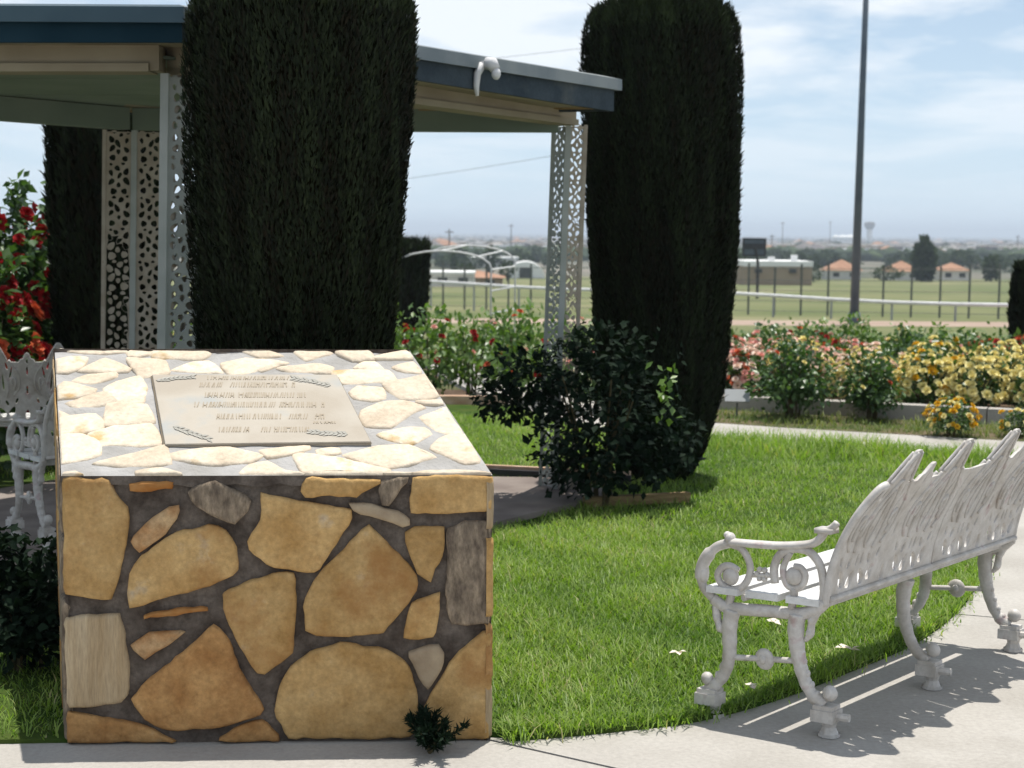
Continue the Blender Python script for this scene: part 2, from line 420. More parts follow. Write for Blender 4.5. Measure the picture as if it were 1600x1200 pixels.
def leaf_mesh(name, P, D, Nn, Ln, Wd, m, tone, fold=0.18, wide=0.45):
    """folded rhombic leaves: base P, axis D, face normal Nn"""
    D = unit(D); S = unit(np.cross(D, Nn)); U = np.cross(S, D)
    Ln = np.asarray(Ln)[:, None]; Wd = np.asarray(Wd)[:, None]
    mid = P + D * Ln * wide + U * Wd * fold
    V = np.stack([P, mid - S * Wd / 2, P + D * Ln, mid + S * Wd / 2], 1)
    n = len(P); b = np.arange(n)[:, None] * 4
    F = np.stack([b + np.array([[0, 3, 2]]), b + np.array([[0, 2, 1]])], 1).reshape(-1, 3)
    return fast_mesh(name, V.reshape(-1, 3), F, m, np.repeat(np.clip(tone, 0, 1), 4))

def sphere_dirs(n): return unit(rng.normal(size=(n, 3)))

TZ = np.array([(-80, 0), (14.5, 0), (20, -0.12), (30, -0.75), (45, -1.25), (60, -1.75), (100, -3.0), (200, -5.5), (320, -7.8), (600, -10),
               (1500, -14), (3000, -17), (6000, -20), (40000, -36)], float)
def gz(y): return float(np.interp(y, TZ[:, 0], TZ[:, 1]))
FRONT_STONES = [
    ('t', [(0.0075, 0.8381), (0.1454, 0.8317), (0.1701, 0.7671), (0.2015, 0.7403), (0.2024, 0.7099), (0.1862, 0.6298), (0.1618, 0.5187), (0.1458, 0.4612), (0.0345, 0.4773), (-0.0025, 0.4814)]),
    ('r', [(0.2008, 0.8255), (0.3381, 0.8312), (0.334, 0.8046), (0.2039, 0.7936)]),
    ('r2', [(0.1998, 0.645), (0.2468, 0.6944), (0.3145, 0.7438), (0.3556, 0.7551), (0.3438, 0.7093), (0.3095, 0.6636), (0.2341, 0.6066)]),
    ('g', [(0.3785, 0.7931), (0.4198, 0.8196), (0.4646, 0.8309), (0.5722, 0.7696), (0.5681, 0.7352), (0.5228, 0.6918), (0.4483, 0.7204), (0.3893, 0.7664)]),
    ('t', [(0.2032, 0.5415), (0.2377, 0.595), (0.3432, 0.6711), (0.388, 0.6709), (0.4405, 0.6921), (0.4926, 0.6705), (0.522, 0.6166), (0.5302, 0.5473), (0.4456, 0.5016), (0.3253, 0.4715), (0.2013, 0.4338), (0.1947, 0.4801)]),
    ('t', [(0.6024, 0.7921), (0.6277, 0.7821), (0.8744, 0.7354), (0.8782, 0.7093), (0.7771, 0.551), (0.7613, 0.541), (0.6414, 0.5598), (0.5635, 0.6125), (0.5599, 0.6465), (0.6055, 0.7084)]),
    ('t', [(0.4829, 0.4742), (0.5735, 0.5159), (0.657, 0.5396), (0.7002, 0.5393), (0.7064, 0.4606), (0.6945, 0.2903), (0.6229, 0.236), (0.609, 0.2239), (0.5853, 0.2282), (0.5485, 0.2916), (0.4926, 0.4015)]),
    ('r', [(0.2383, 0.4119), (0.3396, 0.4289), (0.4373, 0.436), (0.4386, 0.4228), (0.3393, 0.4081), (0.2381, 0.3988)]),
    ('r2', [(0.1955, 0.3179), (0.256, 0.3522), (0.3687, 0.359), (0.3382, 0.3322), (0.2434, 0.267)]),
    ('o', [(0.2038, 0.1467), (0.246, 0.2008), (0.3373, 0.27), (0.3983, 0.3278), (0.4516, 0.3762), (0.5037, 0.323), (0.5254, 0.2371), (0.6036, 0.107), (0.5921, 0.0914), (0.4704, 0.0575), (0.3643, 0.0469), (0.2739, 0.0598), (0.2441, 0.0837)]),
    ('b', [(-0.0005, 0.4045), (0.1673, 0.4109), (0.177, 0.3258), (0.1911, 0.2791), (0.1889, 0.1546), (0.1698, 0.1353), (0.0121, 0.1215), (0.0035, 0.141)]),
    ('o', [(0.0028, 0.1099), (0.0863, 0.0894), (0.2137, 0.0683), (0.2661, 0.0442), (0.3333, -0.0022), (0.002, 0.002)]),
    ('o', [(0.4699, 0.0181), (0.5158, 0.0491), (0.5996, 0.0756), (0.6485, 0.0238), (0.656, 0.0001), (0.4697, 0.0024)]),
    ('t', [(0.7253, 0.7959), (0.7405, 0.8364), (0.9662, 0.8358), (0.97, 0.8182), (0.9133, 0.7916), (0.8944, 0.7763), (0.8154, 0.7842), (0.7401, 0.7768)]),
    ('g', [(0.9586, 0.7991), (0.9775, 0.8335), (1.0644, 0.841), (1.038, 0.8066), (1.019, 0.7759), (0.9963, 0.7491), (0.9737, 0.753)]),
    ('t', [(1.0682, 0.8371), (1.1174, 0.8485), (1.3177, 0.8519), (1.3168, 0.7364), (1.1555, 0.7254), (1.0645, 0.7281)]),
    ('g2', [(0.8718, 0.761), (0.9661, 0.7492), (1.0266, 0.7336), (1.0607, 0.7065), (1.0607, 0.6896), (1.0379, 0.6835), (0.9887, 0.7068), (0.8905, 0.7303)]),
    ('t', [(1.0417, 0.6681), (1.0797, 0.6818), (1.1693, 0.6845), (1.1649, 0.6134), (1.1255, 0.5089), (1.0798, 0.5363), (1.0569, 0.6062)]),
    ('g', [(1.1746, 0.6791), (1.2051, 0.679), (1.2317, 0.6982), (1.3155, 0.7017), (1.3158, 0.3787), (1.187, 0.3758), (1.1753, 0.4267)]),
    ('t', [(0.7375, 0.3599), (0.7366, 0.4609), (0.7649, 0.515), (0.8751, 0.6303), (0.9319, 0.6878), (1.0038, 0.6142), (1.0798, 0.5286), (1.0798, 0.4819), (1.0379, 0.4277), (0.9807, 0.354), (0.8513, 0.3434), (0.7753, 0.3425)]),
    ('t', [(1.0379, 0.334), (1.0646, 0.4431), (1.1561, 0.4775), (1.1486, 0.3957), (1.1335, 0.3293)]),
    ('t', [(0.6408, 0.1066), (0.6681, 0.1965), (0.7141, 0.2587), (0.775, 0.2933), (0.8435, 0.3161), (0.912, 0.3038), (0.9882, 0.2914), (1.0455, 0.2556), (1.0724, 0.1925), (1.0839, 0.1135), (1.0801, 0.0423), (1.0494, 0.0189), (0.9265, 0.0141), (0.6896, 0.0194)]),
    ('g2', [(1.0532, 0.2908), (1.1488, 0.3096), (1.1681, 0.278), (1.1681, 0.2545), (1.1184, 0.1605), (1.0877, 0.208)]),
    ('t', [(1.0993, 0.0896), (1.1415, 0.1681), (1.2103, 0.2855), (1.2868, 0.3437), (1.3136, 0.3513), (1.3149, 0.2688), (1.3102, 0.0062), (1.1572, 0.0097), (1.0971, 0.0421)]),
]
TOP_STONES = [
    [(-0.1699, 0.9016), (-0.1216, 0.9232), (-0.0685, 0.9164), (-0.0754, 0.8386), (-0.1065, 0.7968), (-0.1495, 0.7966)],
    [(-0.0673, 0.8039), (0.002, 0.9025), (0.0891, 0.8255), (0.0817, 0.8004), (-0.0042, 0.7973)],
    [(-0.1553, 0.9951), (-0.0619, 0.9987), (0.0544, 0.9995), (0.0532, 0.9674), (-0.0725, 0.9594)],
    [(0.0702, 0.9647), (0.0823, 0.9982), (0.1515, 1.0001), (0.149, 0.9536), (0.0802, 0.9316)],
    [(0.1633, 0.9943), (0.3102, 1.0012), (0.3468, 0.9693), (0.325, 0.9115), (0.1746, 0.9249)],
    [(0.0831, 0.9101), (0.2009, 0.8894), (0.2244, 0.7844), (0.1478, 0.7497)],
    [(0.2447, 0.8192), (0.306, 0.8829), (0.3543, 0.8945), (0.4073, 0.799), (0.3319, 0.7918)],
    [(0.4145, 0.8692), (0.4852, 0.9124), (0.615, 0.8774), (0.5464, 0.8346), (0.5059, 0.7925), (0.4503, 0.7743)],
    [(0.4715, 0.9774), (0.5338, 1.0027), (0.6052, 0.9419), (0.5395, 0.9271)],
    [(0.5135, 0.8345), (0.5648, 0.8842), (0.615, 0.8774), (0.5838, 0.8489), (0.5485, 0.8066)],
    [(-0.0794, 0.7285), (-0.0323, 0.7696), (0.0507, 0.7906), (0.0555, 0.7562), (-0.0156, 0.6949)],
    [(-0.1331, 0.6678), (-0.1021, 0.704), (-0.0015, 0.6548), (-0.0024, 0.6086), (-0.109, 0.5718)],
    [(-0.0668, 0.5369), (0.0324, 0.6218), (0.0829, 0.563), (0.0374, 0.5178), (-0.0218, 0.4986)],
    [(0.0381, 0.6549), (0.0739, 0.7019), (0.1361, 0.7565), (0.1618, 0.6619), (0.1666, 0.5437), (0.082, 0.5695)],
    [(0.0676, 0.5243), (0.097, 0.5372), (0.1829, 0.518), (0.2222, 0.3919), (0.0843, 0.3735)],
    [(-0.0914, 0.4669), (-0.0416, 0.4293), (0.0282, 0.4418), (0.0587, 0.392), (0.0602, 0.3307), (-0.0584, 0.3006)],
    [(0.0521, 0.3005), (0.1133, 0.3489), (0.2176, 0.3673), (0.2591, 0.2582), (0.2609, 0.2227), (0.0763, 0.2231)],
    [(-0.0519, 0.2827), (-0.0007, 0.3006), (0.072, 0.2349), (0.0868, 0.1531), (0.0331, 0.1189), (-0.0121, 0.0963)],
    [(0.0995, 0.0846), (0.2003, 0.1528), (0.278, 0.205), (0.3105, 0.0781), (0.1873, 0.0673)],
    [(0.3105, 0.1409), (0.396, 0.1754), (0.4847, 0.1869), (0.5838, 0.1343), (0.5474, 0.0942), (0.4553, 0.0776), (0.3336, 0.1121)],
    [(0.5961, 0.169), (0.7346, 0.2003), (0.736, 0.1745), (0.668, 0.1398), (0.6244, 0.1226)],
    [(0.2321, -0.0141), (0.228, 0.0169), (0.2932, 0.0388), (0.3458, 0.0052), (0.3579, -0.0169)],
    [(0.5495, -0.0134), (0.5469, 0.0176), (0.568, 0.0714), (0.6159, 0.0894), (0.6653, 0.0305), (0.7272, -0.0231)],
    [(0.0047, -0.0107), (0.0072, 0.009), (0.0395, 0.0177), (0.0619, -0.0176)],
    [(0.6501, 0.9829), (0.7531, 1.0027), (0.7773, 0.9647), (0.7286, 0.9282), (0.6967, 0.8992)],
    [(0.7994, 0.9722), (0.9059, 0.9846), (0.9219, 0.9077), (0.858, 0.9001)],
    [(0.9272, 0.9221), (1.0077, 0.9706), (1.0345, 1.0001), (1.0566, 0.9156), (0.9861, 0.9152)],
    [(0.8656, 0.8361), (0.8972, 0.8932), (0.9306, 0.8933), (0.9627, 0.8225)],
    [(0.6067, 0.8349), (0.7204, 0.8708), (0.7795, 0.8499), (0.7737, 0.7937), (0.6528, 0.8001)],
    [(0.7953, 0.8007), (0.8773, 0.8151), (0.9712, 0.8085), (0.9974, 0.7186), (0.9022, 0.7115), (0.8373, 0.7044)],
    [(0.9983, 0.8438), (1.0646, 0.8869), (1.09, 0.795), (1.043, 0.8018)],
    [(0.8617, 0.6237), (0.8817, 0.6707), (0.9577, 0.6574), (0.9674, 0.5776), (0.9276, 0.5644), (0.8739, 0.5775)],
    [(0.976, 0.6913), (1.1066, 0.7603), (1.1442, 0.6044), (1.1092, 0.5713), (1.0289, 0.5777), (1.0014, 0.6241)],
    [(0.9086, 0.4802), (0.9603, 0.5318), (1.0292, 0.5515), (1.0933, 0.4996), (1.0512, 0.4548), (0.9949, 0.3606), (0.9221, 0.3668), (0.9078, 0.4168)],
    [(1.0961, 0.4168), (1.1782, 0.4933), (1.2178, 0.3173), (1.2172, 0.2807), (1.1454, 0.3235)],
    [(0.9651, 0.2932), (1.0418, 0.3359), (1.0988, 0.342), (1.1194, 0.293), (1.0632, 0.2268), (0.9966, 0.2509)],
    [(1.1604, 0.2566), (1.1966, 0.2807), (1.2379, 0.2806), (1.2696, 0.0973), (1.2293, 0.0917), (1.1345, 0.1851)],
    [(0.868, 0.1391), (0.9671, 0.1974), (1.0481, 0.2031), (1.1241, 0.1267), (0.9898, 0.0527)],
    [(0.711, 0.1304), (0.7329, 0.1396), (0.8445, 0.0989), (0.9778, 0.0359), (0.9664, -0.0122), (0.8343, -0.0171), (0.7516, -0.0233)],
    [(0.9837, -0.0156), (1.0005, 0.0044), (1.0646, 0.0018), (1.0598, -0.0093)],
    [(1.0745, -0.0127), (1.1189, 0.0184), (1.2181, 0.0235), (1.3068, -0.0016), (1.3092, -0.0038)],
    [(1.0825, 0.5424), (1.1574, 0.5582), (1.1652, 0.5256), (1.0932, 0.532)],
    [(0.7687, 0.1744), (0.831, 0.1859), (0.8375, 0.1508), (0.7729, 0.1394)],
]
PLAQUE = [(0.2894, 0.2014), (0.9362, 0.2188), (0.807, 0.7564), (0.1806, 0.754)]
TEXT_LINES = [((0.3715, 0.7219), (0.6413, 0.7228)), ((0.3515, 0.6651), (0.6664, 0.666)), ((0.3581, 0.5804), (0.7033, 0.5811)), ((0.3515, 0.5028), (0.7772, 0.5032)), ((0.4232, 0.4093), (0.769, 0.4093)), ((0.7465, 0.362), (0.8084, 0.362)), ((0.4492, 0.3084), (0.739, 0.3081))]

# ------------------------------------------------------------------ the setting: terrain, paving, lawn
ys = [-60, -20, 0, 10, 14.5, 16, 18, 20, 25, 30, 37, 45, 51, 58, 60, 70, 80, 100, 130, 160, 200, 260, 320, 450, 600, 900, 1500, 2200, 3000, 4500, 6000, 10000, 18000, 30000]
nx = 24
mb = MB()
for y in ys:
    hw = 90 + abs(y) * 1.1
    for k in range(nx + 1): mb.v.append((-hw + 2 * hw * k / nx, y, gz(y) - 0.03))
for j in range(len(ys) - 1):
    ym = (ys[j] + ys[j + 1]) / 2
    mi = 0 if ym < 16 else 1 if ym < 23 else 3 if ym < 50 else 2 if ym < 58 else 3 if ym < 320 else 4
    for k in range(nx):
        a = j * (nx + 1) + k
        mb.f.append((a, a + 1, a + nx + 2, a + nx + 1)); mb.mi.append(mi)
tag(mb.build("ground", [MT["soil"], MT["verge"], MT["dirt"], MT["field"], MT["suburb"]]), kind="structure")

# lawn edge along the plaza, from the left of the plinth to the path
EDGE = [(-9, 4.30), (-4, 4.48), (-1.37, 4.655), (-0.07, 4.735), (0.02, 4.70), (0.42, 4.82), (0.66, 4.93), (0.95, 5.17), (1.22, 5.46), (1.60, 5.90), (1.93, 6.45), (2.22, 7.10), (2.40, 7.60),
        (2.60, 8.2), (2.85, 9.0), (3.15, 9.9), (3.50, 10.85)]
EDGE = [tuple(p) for p in curve_pts(EDGE, 5)]
PATH = curve_pts([(14, 6.87), (9, 9.01), (5.5, 10.51), (3.4, 11.41), (1.62, 12.22), (1.05, 12.75), (.62, 13.7), (.25, 15.0), (-.2, 17.0), (-.6, 19.5)], 4)
def path_side(d):
    out = []
    for i, p in enumerate(PATH):
        t = PATH[min(i + 1, len(PATH) - 1)] - PATH[max(i - 1, 0)]; t = t / np.linalg.norm(t)
        out.append((p[0] + t[1] * d, p[1] - t[0] * d))
    return out
PS, PN = path_side(-.52), path_side(.52)                              # south-west and north-east sides
def path_s(x): return float(np.interp(x, [p[0] for p in PS[::-1]], [p[1] for p in PS[::-1]])) if not hasattr(x, "__len__") else np.interp(x, [p[0] for p in PS[::-1]], [p[1] for p in PS[::-1]])
def path_n(x): return np.interp(x, [p[0] for p in PN[::-1]], [p[1] for p in PN[::-1]])
def in_lawn(x, y):
    if y > min(path_s(x), 13.95) or x < -9: return False
    for a, b in zip(EDGE[:-1], EDGE[1:]):
        if x < 2.2:
            if a[0] <= x <= b[0]:
                return y > a[1] + (b[1] - a[1]) * (x - a[0]) / max(b[0] - a[0], 1e-6)
        elif a[1] <= y <= b[1]:
            return x < a[0] + (b[0] - a[0]) * (y - a[1]) / max(b[1] - a[1], 1e-6)
    return x < 2.2

# pavement in slabs with open joints
root = empty("pavement"); root["kind"] = "structure"
slabs = [
    [(-12, -9), (-3.02, -9), (-3.02, 7.0), (-12, 7.0)],
    [(-3.01, -9), (6, -9), (6, 0.72), (-0.08, 4.713), (-0.08, 7.0), (-3.01, 7.0)],
    [(6, 0.735), (6, 4.9), (1.9, 6.35), (1.2, 7.0), (-0.07, 7.0), (-0.07, 4.723)],
    [(6.0, 4.912), (6.0, 9.0), (1.2, 9.0), (1.2, 7.01), (1.905, 6.362)],
    [(6.01, -9), (16, -9), (16, 9.0), (6.01, 9.0)],
    [(1.2, 9.01), (16, 9.01), (16, path_s(16) + 1.5), (3.2, path_s(3.2)), (1.2, path_s(1.2))],
]
for s in slabs:
    o = MB().prism(s, -0.028, 0.0).build("concrete_slab", MT["concrete"], root)
def poly_a(p): return 0.5 * sum(p[i][0] * p[(i + 1) % len(p)][1] - p[(i + 1) % len(p)][0] * p[i][1] for i in range(len(p)))
# path beyond the lawn, a slab every two metres or so
pr = empty("path"); pr["kind"] = "structure"
for i in range(0, len(PATH) - 3, 3):
    k = range(i, i + 4)
    a = [PS[j] for j in k]; b = [PN[j] for j in k]
    q = a + b[::-1]; c_ = np.mean(np.array(q), 0)
    q = [tuple(c_ + (np.array(p) - c_) * (1 - .004)) for p in q]
    MB().prism(q[::-1] if poly_a(q) < 0 else q, -0.028 - .9 * (PATH[i][1] > 14), [0.008 + min(0, gz(p[1])) for p in (q[::-1] if poly_a(q) < 0 else q)]).build("concrete_slab", MT["concrete"], pr)

poly = EDGE + [p for p in PS if p[0] < 3.4 and p[1] < 13.95] + [(.2, 13.95), (-9, 13.95)]
mb = MB().prism(poly, -0.02, 0.014)
bmv = mb.build("lawn", MT["lawn"]); tag(bmv, kind="structure")
# planted strip between path and kerb, and soil of the raised bed
K0 = (1.913, 13.808); KD = (0.923, -0.384); KN = (0.384, 0.923)
def kerb(t, d=0.0): return (K0[0] + KD[0] * t + KN[0] * d, K0[1] + KD[1] * t + KN[1] * d)
xs2 = [1.45, 1.8, 2.4, 4, 6, 9, 13]
tag(MB().prism([(x, path_n(x) + .003) for x in xs2] + [(x, path_n(x) + 1.05) for x in xs2[::-1]], -0.02, 0.01).build("planted_strip", MT["verge"]), kind="structure")
b0, b1, b2, b3 = kerb(-1.2, 0.1), kerb(14, 0.1), kerb(14, 8.5), kerb(-1.2, 8.5)
tag(MB().prism([b0, b1, b2, b3], -0.9, [0.09, 0.09, -0.15, -0.15]).build("bed_soil", MT["soil"]), kind="structure")
kb = empty("kerb"); kb["kind"] = "structure"
for i in range(9):
    t0, t1 = -0.9 + i * 1.6, -0.9 + (i + 1) * 1.6 - 0.012
    MB().prism([kerb(t0, -.06), kerb(t1, -.06), kerb(t1, .09), kerb(t0, .09)], -0.03, 0.13).build("kerb_stone", MT["concrete"], kb)

# ------------------------------------------------------------------ stone plinth with plaque
P_O = Vector((-1.3721, 4.6292, 0)); P_E = Vector((0.998334, 0.057691, 0)); P_N = Vector((-0.057691, 0.998334, 0))
P_W, P_D, P_Z0, P_Z1 = 1.3156, 0.75, 0.85, 1.178
def top_s(s, t): return s                                            # data already holds the skew
def p_front(s, z, h=0.0): return P_O + P_E * s + Vector((0, 0, z)) - P_N * h
P_TN = P_E.cross(P_N * P_D + Vector((0, 0, P_Z1 - P_Z0))).normalized()
def p_top(s, t, h=0.0): return P_O + P_E * s + P_N * (P_D * t) + Vector((0, 0, P_Z0 + (P_Z1 - P_Z0) * t)) + P_TN * h
S0B, S1B = -0.189, 1.0525                                            # back edge ends
PL = Vector((*(P_E * S0B + P_N * P_D).xy, 0)); PLn = Vector((-PL.y, PL.x, 0)).normalized()
PR = Vector((*(P_E * (S1B - P_W) + P_N * P_D).xy, 0)); PRn = Vector((PR.y, -PR.x, 0)).normalized()
def hz(t): return P_Z0 + (P_Z1 - P_Z0) * t
def p_left(t, v, h=0.0): h += .004; return P_O + PL * t + Vector((0, 0, (v - .014 * (v > .98)) * hz(t))) + PLn * h
def p_right(t, v, h=0.0): h += .004; return P_O + P_E * P_W + PR * t + Vector((0, 0, (v - .014 * (v > .98)) * hz(t))) + PRn * h
def p_back(s, v, h=0.0): return P_O + P_E * s + P_N * P_D + Vector((0, 0, v * P_Z1)) + P_N * h

plinth = empty("stone_plinth", P_O + P_E * .6 + P_N * .35, 0,
               "rough stone plinth of honey coloured flags in grey mortar, with a sloping top and plaque", "plinth")
PM = Matrix.Translation(-plinth.location)
def grid(mb, fn, n, m, amp, sk=0.0):
    b = len(mb.v)
    for j in range(m + 1):
        for i in range(n + 1):
            a, c = i / n, j / m
            p = fn(a, c)
            e = min(a, 1 - a, c, 1 - c)
            if e > 1e-6: p = p + sk * Vector(noise.noise_vector(p * 14)) * amp
            mb.v.append(tuple(PM @ p))
    for j in range(m):
        for i in range(n):
            q = b + j * (n + 1) + i
            mb.f.append((q, q + 1, q + n + 2, q + n + 1)); mb.mi.append(mb.cur)
REC = -0.017
mb = MB()
def fl(a, c): return p_front(P_W * a, P_Z0 * c, REC)
grid(mb, fl, 48, 32, 0.007, 1)
grid(mb, lambda a, c: p_left(1 - a, c, REC), 20, 20, 0.006, 1)
grid(mb, lambda a, c: p_right(a, c, REC), 20, 20, 0.006, 1)
grid(mb, lambda a, c: p_back(S1B + (S0B - S1B) * a, c, REC), 20, 20, 0.006, 1)
mb.build("mortar", MT["mortar"], plinth, smooth=True)
mb = MB()
def tl(a, c): return p_top((S0B * c) + (P_W + (S1B - S0B - P_W) * c) * a, c, -0.005)
grid(mb, tl, 48, 30, 0.006, 1)
rim = []; mb.cur = 1
for a0_, a1_, c0_, c1_ in ((0, 1, 0, 0), (1, 1, 0, 1), (1, 0, 1, 1), (0, 0, 1, 0)):
    for k in range(30):
        rim.append(tl(a0_ + (a1_ - a0_) * k / 30, c0_ + (c1_ - c0_) * k / 30))
n_ = len(rim); b_ = len(mb.v)
mb.add([tuple(PM @ p) for p in rim] + [tuple(PM @ (p - Vector((0, 0, .03 + .012 * noise.noise(p * 20))))) for p in rim], [(i, i + n_, (i + 1) % n_ + n_, (i + 1) % n_) for i in range(n_)])
mb.build("mortar_bed", [MT["mortar_sunlit"], MT["mortar"]], plinth, smooth=True)

def poly_area(p): return 0.5 * sum(p[i][0] * p[(i + 1) % len(p)][1] - p[(i + 1) % len(p)][0] * p[i][1] for i in range(len(p)))
def stone(poly, fn, m, sx=1.0, sy=1.0, proud=0.004, jit=0.003, seed=0.0, clampv=None, grow=1.03, lim=None, push=0.0):
    """one flat flag: outline poly in a face's own coordinates, fn maps (a, b, height) to space"""
    P = [(a * sx, b * sy) for a, b in poly]
    gx, gy = sum(p[0] for p in P) / len(P), sum(p[1] for p in P) / len(P)
    P = [(gx + (p[0] - gx) * grow, gy + (p[1] - gy) * grow) for p in P]
    if lim: P = [lim(p[0] / sx, p[1] / sy) for p in P]; P = [(a * sx, b * sy) for a, b in P]
    if poly_area(P) < 0: P = P[::-1]
    Q = []
    for i in range(len(P)):
        a, b = Vector(P[i]), Vector(P[(i + 1) % len(P)])
        n = max(1, int((b - a).length / 0.022))
        for k in range(n):
            q = a.lerp(b, k / n)
            w = noise.noise_vector(Vector((q.x * 38 + seed, q.y * 38, seed * 3.1)))
            Q.append(q + Vector((w.x, w.y)) * jit)
    Q = [Q[i] * 0.74 + (Q[i - 1] + Q[(i + 1) % len(Q)]) * 0.13 for i in range(len(Q))]
    thin = min(1.0, abs(poly_area(P)) / sum((Vector(P[i]) - Vector(P[i - 1])).length for i in range(len(P))) / .022)
    if push:
        nn = len(Q); of = []
        for i in range(nn):
            d = Q[(i + 1) % nn] - Q[i - 1]; of.append(Q[i] + Vector((d.y, -d.x)).normalized() * push)
        Q = [Vector((lambda c: (c[0] * sx, c[1] * sy))(lim(q.x / sx, q.y / sy))) for q in of] if lim else of
    n = len(Q); V = []; F = []
    nor = []; wid = []
    for i in range(n):
        d = (Q[(i + 1) % n] - Q[i - 1]); nor.append(Vector((d.y, -d.x)).normalized())
    for i in range(n):                                               # room inwards before the far edge
        w = 1.0
        for j in range(n):
            a, b = Q[j] - Q[i], Q[(j + 1) % n] - Q[i]
            if j in (i, (i - 1) % n): continue
            dx, dy = b - a, -nor[i]
            den = dx.x * dy.y - dx.y * dy.x
            if abs(den) < 1e-9: continue
            u_ = (dy.x * a.y - dy.y * a.x) / den; t_ = (dx.x * a.y - dx.y * a.x) / den
            if -.01 <= u_ <= 1.01 and t_ > 1e-5: w = min(w, t_)
        wid.append(w)
    for _ in range(3): wid = [min(wid[i], .5 * wid[i] + .25 * (wid[i - 1] + wid[(i + 1) % n])) for i in range(n)]
    for ring, (ins, h) in enumerate(((0.0, -0.024), (0.0, proud - 0.007), (0.006, proud - 0.002), (0.014, proud))):
        for i in range(n):
            q = Q[i] - nor[i] * min(ins * thin, ins / .014 * .30 * wid[i])
            a, b = q.x / sx, q.y / sy
            if clampv: b = min(max(b, clampv[0]), clampv[1])
            dh = 0.004 * noise.noise(Vector((q.x * 13, q.y * 13, seed))) + .0015 * noise.noise(Vector((q.x * 60, q.y * 60, seed))) if ring > 0 else 0
            V.append(PM @ fn(a, b, h + dh))
    for r in range(3):
        for i in range(n):
            F.append((r * n + i, r * n + (i + 1) % n, (r + 1) * n + (i + 1) % n, (r + 1) * n + i))
    F.append(tuple(3 * n + i for i in range(n)))
    me = bpy.data.meshes.new("stone"); me.from_pydata(V, [], F); me.materials.append(m)
    me.polygons.foreach_set("use_smooth", [True] * (len(F) - 1) + [True])
    me.update()
    return link("stone", me, plinth)
for i, (k, p) in enumerate(FRONT_STONES):
    p = [(min(max(a, 0.002), P_W - .002), min(max(b, 0.006), P_Z0 - .006)) for a, b in p]
    stone(p, lambda a, b, h: p_front(a, b, h), MT["stone_" + k], proud=0.005 + random.uniform(-.002, .006), seed=i * 1.7, jit=0.009, lim=lambda a, b, e0=random.uniform(-.004, .004), e1=random.uniform(-.004, .004): (min(max(a, e0), P_W + e1), min(max(b, 0.006), P_Z0 - .006)))
TOPW = math.hypot(P_D, P_Z1 - P_Z0)
def toplim(a, b):
    b = min(max(b, 0.0), 0.998)
    return min(max(a, S0B * b + .001), P_W + (S1B - P_W) * b - .001), b
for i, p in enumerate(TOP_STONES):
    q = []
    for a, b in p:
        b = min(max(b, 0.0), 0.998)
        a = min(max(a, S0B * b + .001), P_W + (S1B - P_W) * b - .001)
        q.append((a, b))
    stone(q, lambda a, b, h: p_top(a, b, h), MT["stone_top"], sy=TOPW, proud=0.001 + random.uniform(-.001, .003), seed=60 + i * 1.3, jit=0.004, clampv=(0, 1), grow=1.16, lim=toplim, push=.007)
def side_stones(fn, a0, a1, na, nv, L, flip):
    J = {}
    for i in range(na + 1):
        for j in range(nv + 1):
            ja = 0 if i in (0, na) else random.uniform(-.28, .28); jv = 0 if j in (0, nv) else random.uniform(-.28, .28)
            J[i, j] = (a0 + (a1 - a0) * (i + ja) / na, (j + jv) / nv)
    for i in range(na):
        for j in range(nv):
            p = [J[i, j], J[i + 1, j], J[i + 1, j + 1], J[i, j + 1]]
            cx = sum(q[0] for q in p) / 4; cy = sum(q[1] for q in p) / 4
            p = [(cx + (q[0] - cx) * .88, cy + (q[1] - cy) * .86) for q in p]
            p = [(0 if abs(q[0] - a0) < .03 else q[0], q[1]) for q in p] if a0 == 0 else p
            k = random.choice(["stone_t", "stone_t", "stone_o", "stone_g", "stone_b"])
            f2 = (lambda a, b, h: fn(a0 + a1 - a, b, h)) if flip else fn
            stone(p, f2, MT[k], sx=L, sy=1.0, proud=0.003, seed=200 + i * 7 + j)
side_stones(p_left, 0, 1, 3, 4, PL.length, True)
side_stones(p_right, 0, 1, 3, 4, PR.length, False)
side_stones(p_back, S0B, S1B, 5, 4, 1.0, True)

# the plaque: weathered bronze, raised lettering and leaf sprays in its corners
plq = empty("plaque", plinth.location, 0, "weathered bronze plaque with raised lettering set into the plinth's sloping top", "plaque")
mb = MB(); V = []
pc = [sum(q[i] for q in PLAQUE) / 4 for i in (0, 1)]
for (ins, h) in ((1.0, -0.01), (1.0, 0.004), (0.994, 0.0075)):
    for q in PLAQUE: V.append(PM @ p_top(pc[0] + (q[0] - pc[0]) * ins, pc[1] + (q[1] - pc[1]) * ins, h))
mb.add(V, [(0, 1, 5, 4), (1, 2, 6, 5), (2, 3, 7, 6), (3, 0, 4, 7), (4, 5, 9, 8), (5, 6, 10, 9), (6, 7, 11, 10), (7, 4, 8, 11), (8, 9, 10, 11)])
mb.build("plate", MT["bronze"], plq)
# narrow dark gap the plate sits in
mb = MB(); V = []
for ins in (1.012,):
    for q in PLAQUE: V.append(PM @ p_top(pc[0] + (q[0] - pc[0]) * ins - .002, pc[1] + (q[1] - pc[1]) * (ins + .006), 0.0015))
mb.add(V, [(0, 1, 2, 3)])
mb.build("bedding_joint", mat("dark_joint", (0.16, 0.135, 0.10), rough=1), plq)
